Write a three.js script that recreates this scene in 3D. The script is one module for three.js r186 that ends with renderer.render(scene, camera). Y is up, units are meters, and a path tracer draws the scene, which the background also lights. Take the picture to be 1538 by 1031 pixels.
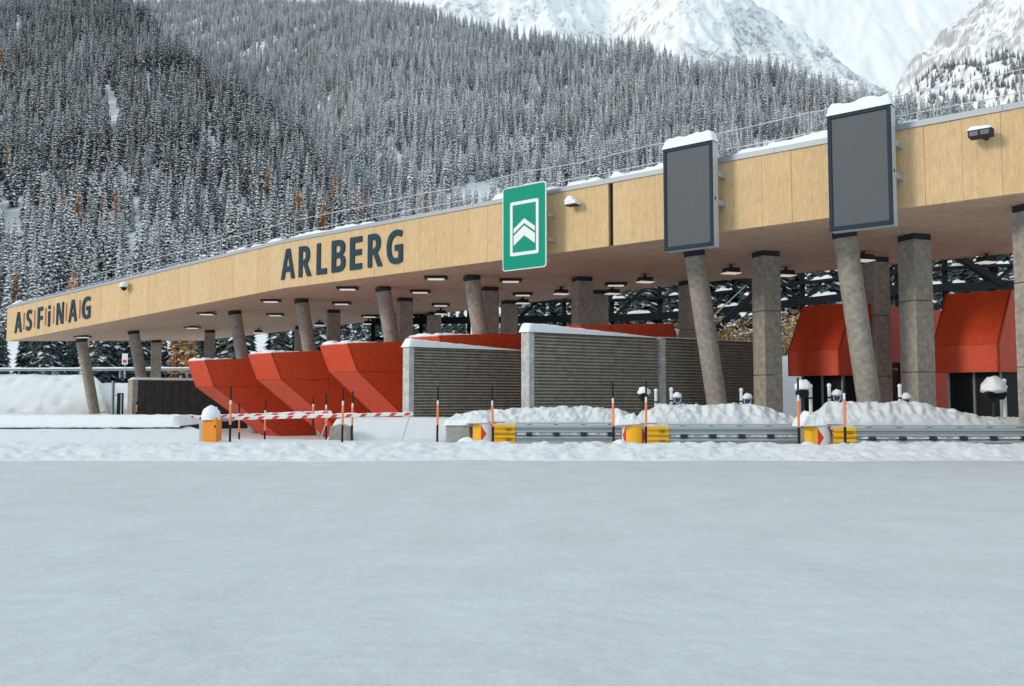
import * as THREE from 'three';
import { mergeGeometries } from 'three/addons/utils/BufferGeometryUtils.js';
import { TextGeometry } from 'three/addons/geometries/TextGeometry.js';
import { FontLoader } from 'three/addons/loaders/FontLoader.js';
import { RoundedBoxGeometry } from 'three/addons/geometries/RoundedBoxGeometry.js';
import { createNoise2D } from 'simplex-noise';

// ---------------------------------------------------------------- camera, sky, sun, exposure
const scene = new THREE.Scene();
const camera = new THREE.PerspectiveCamera(41.8, 1024 / 686, 0.1, 9000);
camera.position.set(0, 2, 0);
camera.rotation.x = 0.06399;                       // tilted up 3.7 degrees
const renderer = new THREE.WebGLRenderer({ antialias: true });
renderer.toneMapping = THREE.LinearToneMapping;
renderer.toneMappingExposure = 1.1;
renderer.shadowMap.enabled = true;

function rng(seed) { let a = seed | 0; return () => { a = (a + 0x6d2b79f5) | 0; let t = Math.imul(a ^ (a >>> 15), 1 | a); t = (t + Math.imul(t ^ (t >>> 7), 61 | t)) ^ t; return ((t ^ (t >>> 14)) >>> 0) / 4294967296; }; }
const n2 = createNoise2D(rng(11)), n2b = createNoise2D(rng(29));
const fbm = (x, y, o = 4) => { let s = 0, a = 0.5; for (let i = 0; i < o; i++) { s += a * n2(x, y); x = x * 2.03 + 17.3; y = y * 2.03 - 9.1; a *= 0.5; } return s; };
const clamp = (x, a = 0, b = 1) => Math.min(b, Math.max(a, x));
const ss = (a, b, x) => { const t = clamp((x - a) / (b - a)); return t * t * (3 - 2 * t); };
const lerp = (a, b, t) => a + (b - a) * t;
const pw = (pts, x) => { if (x <= pts[0][0]) return pts[0][1]; for (let i = 1; i < pts.length; i++) if (x <= pts[i][0]) return lerp(pts[i - 1][1], pts[i][1], (x - pts[i - 1][0]) / (pts[i][0] - pts[i - 1][0])); return pts[pts.length - 1][1]; };
const V = (x, y, d) => new THREE.Vector3(x, y, -d);  // x to the right, y up, d metres away along the view

{ // an overcast sky: pale cloud, a little brighter towards the zenith
  const w = 512, h = 256, data = new Float32Array(w * h * 4);
  for (let j = 0; j < h; j++) for (let i = 0; i < w; i++) {
    const el = (j / (h - 1) - 0.5) * Math.PI, az = i / w * Math.PI * 2, k = (j * w + i) * 4;
    const e = Math.max(0, Math.sin(el)), c = 1 + 0.10 * fbm(Math.cos(az) * Math.cos(el) * 2 + 5, Math.sin(az) * Math.cos(el) * 2 + e * 3, 4);
    const b = (0.66 + 0.25 * e) * c;
    data[k] = 0.82 * b; data[k + 1] = 0.965 * b; data[k + 2] = 1.05 * b; data[k + 3] = 1;
  }
  const t = new THREE.DataTexture(data, w, h, THREE.RGBAFormat, THREE.FloatType);
  t.mapping = THREE.EquirectangularReflectionMapping; t.magFilter = t.minFilter = THREE.LinearFilter; t.wrapS = THREE.RepeatWrapping; t.needsUpdate = true;
  scene.background = t; scene.environment = t;
}
const sun = new THREE.DirectionalLight(0xfff1df, 1.5);   // sun behind thin cloud, from the left behind the photographer
sun.position.set(-80, 36, 3); sun.target.position.set(0, 0, -35);
sun.castShadow = true; sun.shadow.radius = 28; sun.shadow.mapSize.set(2048, 2048);
Object.assign(sun.shadow.camera, { left: -90, right: 90, top: 90, bottom: -90, near: 1, far: 320 });
scene.add(sun, sun.target);

// ---------------------------------------------------------------- helpers
const used = new Map();
const numbered = (n) => { const k = used.get(n) ?? 0; used.set(n, k + 1); return k ? `${n}_${String(k).padStart(3, '0')}` : n; };
function mesh(name, geo, mat, parent = scene) { const m = new THREE.Mesh(geo, mat); m.name = parent === scene ? numbered(name) : name; m.castShadow = m.receiveShadow = true; parent.add(m); return m; }
function tag(o, label, category, group) { o.userData.label = label; if (category) o.userData.category = category; if (group) o.userData.group = group; return o; }
function thing(name, label, category, pos, group) { const g = new THREE.Group(); g.name = numbered(name); if (pos) g.position.copy(pos); scene.add(g); return tag(g, label, category, group); }
function struct(name, geo, mat) { const m = mesh(name, geo, mat); m.userData.kind = 'structure'; return m; }
// parts of a thing are built in world coordinates and moved to the thing's base here
function part(name, geo, mat, parent) { const b = new THREE.Vector3(); for (let p = parent; p && p !== scene; p = p.parent) b.add(p.position); geo.translate(-b.x, -b.y, -b.z); return mesh(name, geo, mat, parent); }
// a prism: a polygon of world points pushed along a vector; uv in metres
function prism(pts, off) {
  const nrm = new THREE.Vector3(); for (let i = 0; i < pts.length; i++) { const a = pts[i], b = pts[(i + 1) % pts.length]; nrm.x += (a.y - b.y) * (a.z + b.z); nrm.y += (a.z - b.z) * (a.x + b.x); nrm.z += (a.x - b.x) * (a.y + b.y); } nrm.normalize();
  let up = new THREE.Vector3(0, 1, 0); if (Math.abs(nrm.y) > 0.85) up.set(0, 0, 1);
  const ux = new THREE.Vector3().crossVectors(up, nrm).normalize(), uy = new THREE.Vector3().crossVectors(nrm, ux);
  const p2 = pts.map((p) => new THREE.Vector2(p.dot(ux), p.dot(uy))), tri = THREE.ShapeUtils.triangulateShape(p2, []);
  const P = [], U = []; const o = pts.map((p) => p.clone().add(off)), flip = nrm.dot(off) > 0;
  const put = (p, u) => { P.push(p.x, p.y, p.z); U.push(u.x, u.y); };
  for (const [a, b, c] of tri) { const f = flip ? [a, c, b] : [a, b, c], g = flip ? [a, b, c] : [a, c, b]; for (const i of f) put(pts[i], p2[i]); for (const i of g) put(o[i], p2[i]); }
  const L = off.length();
  for (let i = 0; i < pts.length; i++) { const j = (i + 1) % pts.length, w = pts[i].distanceTo(pts[j]); const q = [[pts[i], 0, 0], [pts[j], w, 0], [o[j], w, L], [o[i], 0, L]]; const order = flip ? [0, 1, 2, 0, 2, 3] : [0, 2, 1, 0, 3, 2]; for (const k of order) put(q[k][0], new THREE.Vector2(q[k][1], q[k][2])); }
  const g = new THREE.BufferGeometry(); g.setAttribute('position', new THREE.Float32BufferAttribute(P, 3)); g.setAttribute('uv', new THREE.Float32BufferAttribute(U, 2)); g.computeVertexNormals(); return g;
}
function cyl(a, b, ra, rb = ra, seg = 10) { const d = new THREE.Vector3().subVectors(b, a), g = new THREE.CylinderGeometry(rb, ra, d.length(), seg, 1); g.applyQuaternion(new THREE.Quaternion().setFromUnitVectors(new THREE.Vector3(0, 1, 0), d.clone().normalize())); const c = a.clone().add(b).multiplyScalar(0.5); g.translate(c.x, c.y, c.z); return g; }
function bar(a, b, w, h, up = new THREE.Vector3(0, 1, 0)) { const d = new THREE.Vector3().subVectors(b, a), z = d.clone().normalize(), x = new THREE.Vector3().crossVectors(up, z).normalize(), y = new THREE.Vector3().crossVectors(z, x), g = new THREE.BoxGeometry(w, h, d.length()); const m = new THREE.Matrix4().makeBasis(x, y, z); m.setPosition(a.clone().add(b).multiplyScalar(0.5)); g.applyMatrix4(m); return g; }
function rbox(cx, cy, cd, sx, sy, sz, r = 0.02, turn = 0) { const g = new RoundedBoxGeometry(sx, sy, sz, 2, r); if (turn) g.rotateY(turn); g.translate(cx, cy, -cd); return g; }
// a grid surface from a function (a,b in 0..1) -> Vector3, uv in metres-ish
function gridGeo(na, nb, fn, us = 1, vs = 1, closed = false) {
  const P = [], U = [], I = [];
  for (let j = 0; j <= nb; j++) for (let i = 0; i <= na; i++) { const p = fn(i / na, j / nb); P.push(p.x, p.y, p.z); U.push(i / na * us, j / nb * vs); }
  for (let j = 0; j < nb; j++) for (let i = 0; i < na; i++) { const a = j * (na + 1) + i, b = a + 1, c = a + na + 1, d = c + 1; I.push(a, b, d, a, d, c); }
  const g = new THREE.BufferGeometry(); g.setAttribute('position', new THREE.Float32BufferAttribute(P, 3)); g.setAttribute('uv', new THREE.Float32BufferAttribute(U, 2)); g.setIndex(I); g.computeVertexNormals(); return g;
}
// settled snow on a quad c0,c1,c2,c3 (c0-c1 along, c0-c3 across): rounded edges, lumpy top, thickness by function of the run
function snowOn(c, thick, seed = 0, na = 24, nb = 8, lump = 0.25) {
  const T = typeof thick === 'function' ? thick : () => thick;
  const at = (a, b) => c[0].clone().lerp(c[1], a).lerp(c[3].clone().lerp(c[2], a), b);
  const len = c[0].distanceTo(c[1]), wid = c[0].distanceTo(c[3]);
  const edge = (a, b) => { const x = Math.abs(2 * a - 1), y = Math.abs(2 * b - 1), ex = Math.min(1, (1 - x) * len / 2 / 0.16), ey = Math.min(1, (1 - y) * wid / 2 / Math.min(0.14, wid * 0.4)); return Math.sqrt(1 - (1 - ex) ** 2) * Math.sqrt(1 - (1 - ey) ** 2); };
  const top = gridGeo(na, nb, (a, b) => { const p = at(a, b), t = T(a); p.y += -0.01 + edge(a, b) * t * (1 + lump * n2(p.x * 1.7 + seed, p.z * 1.7) + 0.4 * lump * n2(p.x * 6 + seed, p.z * 6)); return p; }, len, wid);
  return top;
}

// ---------------------------------------------------------------- procedural textures
function tex(w, h, fn, srgb = true, rx = 1, ry = 1) {
  const data = new Uint8Array(w * h * 4);
  for (let j = 0; j < h; j++) for (let i = 0; i < w; i++) { const c = fn(i / w, j / h), k = (j * w + i) * 4; data[k] = clamp(c[0]) * 255; data[k + 1] = clamp(c[1]) * 255; data[k + 2] = clamp(c[2]) * 255; data[k + 3] = 255; }
  const t = new THREE.DataTexture(data, w, h); t.wrapS = t.wrapT = THREE.RepeatWrapping; t.magFilter = THREE.LinearFilter; t.minFilter = THREE.LinearMipmapLinearFilter; t.generateMipmaps = true; if (srgb) t.colorSpace = THREE.SRGBColorSpace; t.repeat.set(rx, ry); t.needsUpdate = true; return t;
}
// tileable noise: the torus walked by two angles
const tn = (u, v, fu, fv, s = 0) => { const a = u * 6.28318, b = v * 6.28318; return (n2(Math.cos(a) * fu + s, Math.cos(b) * fv + 3.1 * s) + n2b(Math.sin(a) * fu + 7 + s, Math.sin(b) * fv - s) + n2(Math.cos(a) * fu + Math.sin(b) * fv + s * 2, Math.sin(a) * fu - Math.cos(b) * fv)) / 3; };
const knots = []; { const r = rng(5); for (let i = 0; i < 26; i++) knots.push([r(), r(), 0.004 + 0.006 * r()]); }
const woodMap = tex(512, 512, (u, v) => {
  const g = tn(u, v, 9, 0.7, 1), f = tn(u, v, 30, 1.1, 2), m = tn(u, v, 2.5, 0.9, 3);
  let k = 0.86 + 0.06 * g + 0.05 * f + 0.05 * m, kn = 0;
  for (const [x, y, r] of knots) { const dx = Math.abs(u - x), dy = Math.abs(v - y); const d = Math.hypot(Math.min(dx, 1 - dx), Math.min(dy, 1 - dy) * 0.8); if (d < r) kn = Math.max(kn, 1 - d / r); }
  k -= 0.35 * kn; return [k * 1.0, k * 0.93 - 0.05 * kn, k * 0.82 - 0.06 * kn];
});
const soffitMap = tex(512, 512, (u, v) => { const g = tn(u, v, 1.0, 14, 4), f = tn(u, v, 1.6, 40, 5), m = tn(u, v, 2, 2, 6); const k = 0.83 + 0.1 * g + 0.08 * f + 0.08 * m; return [k, k * 0.96, k * 0.93]; });
const concMap = tex(512, 512, (u, v) => { const m = tn(u, v, 1.4, 1.4, 8), f = tn(u, v, 10, 10, 9), s = tn(u, v, 5, 0.6, 10); const pit = tn(u, v, 34, 34, 12) > 0.55 ? -0.16 : 0; const k = 0.84 + 0.14 * m + 0.08 * f + 0.035 * s + pit; return [k, k * 0.985, k * 0.96]; });
const grainBump = tex(512, 512, (u, v) => { const k = 0.5 + 0.25 * tn(u, v, 6, 6, 14) + 0.25 * tn(u, v, 30, 30, 15); return [k, k, k]; }, false);
const roadMap = tex(1024, 1024, (u, v) => { const k = 0.94 + 0.03 * tn(u, v, 1.5, 1.5, 21) + 0.03 * tn(u, v, 8, 8, 22) + 0.04 * tn(u, v, 36, 36, 23); return [k, k, k]; });
const wallMap = tex(512, 512, (u, v) => { const k = 0.82 + 0.10 * tn(u, v, 1.2, 1.2, 31) + 0.12 * tn(u, v, 6, 2, 32) + 0.14 * tn(u, v, 30, 22, 33); return [k, k * 0.98, k * 0.95]; });
const paintMap = tex(512, 512, (u, v) => { const k = 0.93 + 0.06 * tn(u, v, 1.5, 1.5, 41) + 0.05 * tn(u, v, 7, 3, 42); const spot = tn(u, v, 40, 40, 43) > 0.62 ? 0.08 : 0; return [k + spot, k + spot * 0.8, k + spot * 0.8]; });

const M = (c, roughness = 0.8, extra = {}) => new THREE.MeshStandardMaterial({ color: new THREE.Color().setRGB(...c), roughness, ...extra });
const D_ = (c, roughness) => new THREE.MeshPhysicalMaterial({ color: new THREE.Color().setRGB(...c), roughness, specularIntensity: 0.25 });
const rep = (t, x, y = x) => { const c = t.clone(); c.repeat.set(x, y); c.needsUpdate = true; return c; };
const snowM = M([0.76, 0.79, 0.82], 0.85, { bumpMap: rep(grainBump, 1.3), bumpScale: 0.02 });
const snowCap = M([0.80, 0.83, 0.86], 0.85);
const roadM = M([0.60, 0.635, 0.66], 0.75, { map: rep(roadMap, 0.09), bumpMap: rep(grainBump, 0.5), bumpScale: 0.004 });
const woods = [[0.88, 0.72, 0.51], [0.86, 0.69, 0.48], [0.90, 0.74, 0.53], [0.87, 0.70, 0.49]].map((c) => M(c, 0.7, { map: rep(woodMap, 0.5, 0.42) }));
const soffitM = M([0.84, 0.635, 0.49], 0.75, { map: rep(soffitMap, 0.25) });
const concrete = M([0.50, 0.475, 0.44], 0.85, { map: rep(concMap, 0.45), bumpMap: rep(grainBump, 1), bumpScale: 0.006 });
const concLight = M([0.50, 0.52, 0.53], 0.8, { map: rep(concMap, 0.5) });
const redM = new THREE.MeshPhysicalMaterial({ color: new THREE.Color().setRGB(0.72, 0.066, 0.014), roughness: 0.5, clearcoat: 0.15, clearcoatRoughness: 0.3, specularIntensity: 0.7, map: rep(paintMap, 0.35) });
const ribM = M([0.50, 0.465, 0.415], 0.8, { map: rep(wallMap, 0.4) });
const darkWall = M([0.085, 0.078, 0.074], 0.85, { map: rep(wallMap, 0.3) });
const endPost = M([0.68, 0.72, 0.74], 0.6, { map: rep(concMap, 0.5) });
const galv = M([0.42, 0.47, 0.50], 0.5, { metalness: 0.5 });
const coping = M([0.33, 0.37, 0.41], 0.5, { metalness: 0.3 });
const darkSteel = D_([0.035, 0.042, 0.05], 0.6);
const black = D_([0.02, 0.02, 0.022], 0.5);
const navy = D_([0.012, 0.032, 0.050], 0.5);
const letterM = D_([0.020, 0.050, 0.072], 0.5);
const letterRed = M([0.55, 0.16, 0.09], 0.6);
const whiteM = M([0.75, 0.77, 0.78], 0.5);
const orange = M([0.83, 0.27, 0.010], 0.5);
const orangeBand = M([0.85, 0.24, 0.08], 0.5);
const yellow = M([0.83, 0.48, 0.012], 0.5);
const signRed = M([0.62, 0.035, 0.03], 0.5);
const slush = M([0.36, 0.37, 0.38], 0.7, { map: rep(concMap, 0.2) });
const lampM = M([0.85, 0.83, 0.80], 0.5, { emissive: new THREE.Color(1, 0.9, 0.82), emissiveIntensity: 0.4 });
const glassM = D_([0.010, 0.011, 0.012], 0.4);

// ---------------------------------------------------------------- the lie of the land
const hillD0 = (u) => 265 + 150 * ss(-0.12, -0.42, u);
const mainE = (u) => pw([[-0.6, 0.46], [-0.12, 0.45], [-0.05, 0.418], [0, 0.409], [0.1, 0.398], [0.208, 0.380], [0.32, 0.352], [0.4156, 0.327], [0.57, 0.295], [0.8, 0.26]], u);
const spurE = (u) => pw([[-0.7, 0.50], [-0.48, 0.475], [-0.42, 0.433], [-0.347, 0.372], [-0.273, 0.330], [-0.214, 0.272], [-0.15, 0.18], [-0.1, 0.1]], u);
const mainDr = (u) => hillD0(u) / (1 - mainE(u) / 0.6), spurDr = (u) => 250 / (1 - spurE(u) / 0.64);
const leftEdge = (d) => -11.6 - 0.54 * (d - 33);
function groundH(x, d) {
  const u = x / Math.max(d, 1);
  let h = lerp(0.58, 0.72, ss(21, 24, d));                                    // the road in front, then ploughed snow
  const lane = ss(29.5, 34, d) ; h = lerp(h, 0.0, lane);
  if (d > 26) {
    const lb = ss(leftEdge(d) + 0.5, leftEdge(d) - 0.35, x), left = lerp(lerp(0.68, 1.0, ss(27.5, 29.5, d)), pw([[29.5, 1.0], [33, 1.1], [60, 0.75]], d), ss(29, 30, d));
    h = lerp(h, left, lb);
  }
  const bank = ss(-6.35, -5.9, x) * ss(-1.2, -2.0, x) * ss(28.7, 30.4, d) * ss(35.5, 33, d); h = Math.max(h, bank * 1.40);
  h += ss(58, 82, d) * (3.6 + 4.6 * ss(-14, 6, x)) + 4.4 * ss(47, 53, d + 0.85 * (x - 9)) * ss(5, 9, x) * ss(60, 54, d) + ss(82, 265, d) * 6;
  if (d > 150) {
    const nz = 14 * fbm(x * 0.006, d * 0.006, 4);
    const main = 0.6 * (Math.min(d, mainDr(u)) - hillD0(u)) - 0.35 * Math.max(0, d - mainDr(u)), spur = 0.64 * (Math.min(d, spurDr(u)) - 250) - 0.55 * Math.max(0, d - spurDr(u));
    h = Math.max(h, main + nz * ss(280, 500, d), spur + nz * ss(280, 500, d));
  }
  return h + (d < 150 && d > 26 ? 0.03 * fbm(x * 0.9, d * 0.9, 3) + ss(58, 64, d) * ss(84, 78, d) * (0.28 * fbm(x * 0.22, d * 0.22, 4) - 0.25 * ss(0.55, 0.8, n2b(x * 0.35, d * 0.5))) : 0);
}
{ // the land: fine in front of the photographer, coarse behind
  const az = []; for (let a = -180; a < -40; a += 10) az.push(a); for (let a = -40; a <= 40.001; a += 0.2) az.push(a); for (let a = 50; a <= 180; a += 10) az.push(a);
  const rad = [0.05]; let r = 1.2; while (r < 2100) { rad.push(r); r *= r < 20 ? 1.12 : r < 64 ? 1.008 : 1.022; }
  const P = [], U = [], I = [];
  for (const q of rad) for (const a of az) { const t = a * Math.PI / 180, x = Math.sin(t) * q, d = Math.cos(t) * q; const y = d > 2 ? groundH(x, d) - (d < 20.8 ? 0.03 : 0) - ss(20.4, 20.9, d) * ss(24.7, 24.2, d) * 0.25 : 0.55; P.push(x, y, -d); U.push(x, d); }
  const n = az.length; for (let j = 0; j < rad.length - 1; j++) for (let i = 0; i < n - 1; i++) { const a = j * n + i, b = a + 1, c = a + n, d = c + 1; I.push(a, b, d, a, d, c); }
  const g = new THREE.BufferGeometry(); g.setAttribute('position', new THREE.Float32BufferAttribute(P, 3)); g.setAttribute('uv', new THREE.Float32BufferAttribute(U, 2)); g.setIndex(I); g.computeVertexNormals();
  struct('snow_ground', g, snowM);
}
// the snow-packed road in front, with shallow wheel tracks
struct('snowy_road', gridGeo(220, 160, (a, b) => { const x = lerp(-34, 34, a), d = lerp(1.6, 21.6, b); return V(x, 0.58 + 0.012 * fbm(x * 0.35, d * 0.35, 4) + 0.004 * n2(x * 0.25, d * 2.2), d); }, 68, 20), roadM);
// ridge of snow thrown up by the plough along the road
struct('snow_berm', gridGeo(900, 120, (a, b) => {
  const x = lerp(-27, 27, a), d = lerp(20.7, 24.7, b), c = 22.5 + 0.3 * n2(x * 0.3, 3), w = d < c ? 1.3 : 1.7;
  const k = Math.max(0, 1 - Math.abs(d - c) / w), s = k * k * (3 - 2 * k);
  const crest = 0.22 + 0.05 * fbm(x * 0.45, 8, 3);
  const rough = ss(0.02, 0.35, k);
  const lumps = 0.11 * fbm(x * 1.3, d * 1.8, 4) + 0.07 * Math.abs(n2(x * 3.1, d * 3.7)) * Math.max(0, n2b(x * 0.8, d)) + 0.035 * Math.abs(n2b(x * 9, d * 10));
  return V(x, lerp(0.562, 0.71, ss(21, 23.6, d)) + s * crest + rough * lumps, d);
}, 54, 4.2), snowM);
struct('slushy_lane_road', gridGeo(20, 20, (a, b) => { const d = lerp(29.9, 56, b), x = lerp(2.5, 27, a); return V(x, 0.085, d); }, 24, 26), slush);
// toll lanes under the roof, white with trodden snow
struct('lane_road', gridGeo(60, 30, (a, b) => { const d = lerp(33.6, 57, b), x = lerp(leftEdge(d) + 1.0, 27, a); return V(x, 0.075 - 0.05 * ss(33.9, 33.6, d), d); }, 45, 24), snowCap);

// the long snow slab lying on the left barrier, dark gap below it
{
  const t = thing('snow_covered_barrier', 'long low barrier under a flat slab of snow, at left in front of leaning columns', 'barrier', V(-24, 1.0, 31));
  const p0 = V(-36, 1.14, 30.2), p1 = V(-11.35, 1.14, 30.8), q1 = V(-11.75, 1.14, 34.2), q0 = V(-36, 1.14, 34);
  part('snow_cap', snowOn([p0, p1, q1, q0], 0.33, 2, 160, 24, 0.10), snowCap, t);
  part('snow_edge', gridGeo(160, 3, (a, b) => { const p = p0.clone().lerp(p1, a); p.y += -0.06 + 0.07 * b + 0.015 * n2(a * 60, b); p.z += 0.03 * Math.sin(b * 3) ; return p; }, 24, 0.1), snowCap, t);
  part('rail', bar(V(-36, 1.09, 30.55), V(-11.6, 1.09, 31.1), 0.35, 0.06), darkSteel, t);
  for (let i = 0; i < 12; i++) part('post', cyl(V(-35 + i * 2.1, 0.7, 30.7 + i * 0.04), V(-35 + i * 2.1, 1.1, 30.7 + i * 0.04), 0.05), darkSteel, t);
}

// ---------------------------------------------------------------- mountains
const rockC = [0.20, 0.20, 0.205], snowC = [0.86, 0.88, 0.90];
function mountain(name, u0, u1, d0, dc, low, crest, rockiness, seed, nu = 320, ns = 220, rough = 1) {
  const P = [], C = [], I = [], H = [];
  for (let j = 0; j <= ns; j++) for (let i = 0; i <= nu; i++) {
    const u = lerp(u0, u1, i / nu), s = j / ns * 1.25, D = d0 + (dc - d0) * s, E = s < 1 ? lerp(low(u), crest(u), s ** 0.85) : crest(u) - (s - 1) * 0.35;
    const x = u * D, rg = 1 - Math.abs(n2(x * 0.0022 + seed, D * 0.0011)), fine = 1 - Math.abs(n2b(x * 0.007 + seed, D * 0.003 + x * 0.002));
    const k = ss(0, 0.12, s);
    H.push(E * D + k * rough * (70 * (rg - 0.6) + 26 * (fine - 0.6) + 26 * fbm(x * 0.008 + seed, D * 0.006, 5)));
    P.push(x, 0, -D);
  }
  for (let q = 0; q < H.length; q++) P[q * 3 + 1] = H[q];
  const n = nu + 1; for (let j = 0; j < ns; j++) for (let i = 0; i < nu; i++) { const a = j * n + i, b = a + 1, c = a + n, d = c + 1; I.push(a, b, d, a, d, c); }
  const g = new THREE.BufferGeometry(); g.setAttribute('position', new THREE.Float32BufferAttribute(P, 3)); g.setIndex(I); g.computeVertexNormals();
  const N = g.attributes.normal;
  for (let q = 0; q < H.length; q++) {
    const x = P[q * 3], D = -P[q * 3 + 2], ny = Math.abs(N.getY(q)), y = H[q];
    const band = fbm(x * 0.0035 + seed * 2, D * 0.0045, 3), fine = fbm(x * 0.03, D * 0.02 + y * 0.02, 4), sp = n2b(x * 0.09, D * 0.05 + y * 0.07);
    let r = ss(0.05, 0.6, 0.55 * fine + 0.35 * sp + 0.9 * (0.80 - ny) + 0.55 * band + rockiness(x / D, y / D));
    r *= 0.72;
    for (let k = 0; k < 3; k++) C.push(lerp(snowC[k], rockC[k], r));
  }
  g.setAttribute('color', new THREE.Float32BufferAttribute(C, 3));
  struct(name, g, M([1, 1, 1], 0.95, { vertexColors: true }));
  return (fi, fj) => { const q = Math.round(fj * ns) * n + Math.round(fi * nu); return [P[q * 3], H[q], -P[q * 3 + 2]]; };
}
mountain('mountain', 0.10, 0.85, 3300, 4700, () => 0.22, (u) => 0.60, () => -0.62, 4.4, 260, 160, 0.55);
mountain('mountain', -0.25, 0.475, 1550, 2900, () => 0.22, (u) => pw([[-0.25, 0.52], [0.0, 0.50], [0.09, 0.468], [0.12, 0.447], [0.15, 0.468], [0.19, 0.52], [0.23, 0.505], [0.267, 0.458], [0.34, 0.412], [0.427, 0.345], [0.475, 0.29]], u), (u, e) => -0.20 + 0.32 * ss(0.44, 0.37, e) * ss(0.08, 0.22, u), 1.7);
const slopeAt = mountain('mountain', 0.395, 0.9, 1250, 2100, () => 0.2, (u) => pw([[0.395, 0.29], [0.427, 0.335], [0.455, 0.372], [0.482, 0.408], [0.527, 0.44], [0.57, 0.47], [0.7, 0.53], [0.9, 0.55]], u), (u, e) => 0.03, 8.1);

// ---------------------------------------------------------------- the toll station
const A = [13.07, 7.30, 22.66], B = [19.94, 7.27, 16.85], K = [-11.03, 7.40, 43.02], L = [-33.24, 5.89, 59.0];
const eR = [0.76389, -0.64535], nR = [-0.64535, -0.76389], eL = [0.81173, -0.58404], nL = [-0.58404, -0.81173];
const slopeR = (7.30 - 7.40) / 31.549, slopeL = (7.40 - 5.89) / 27.361;
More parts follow.
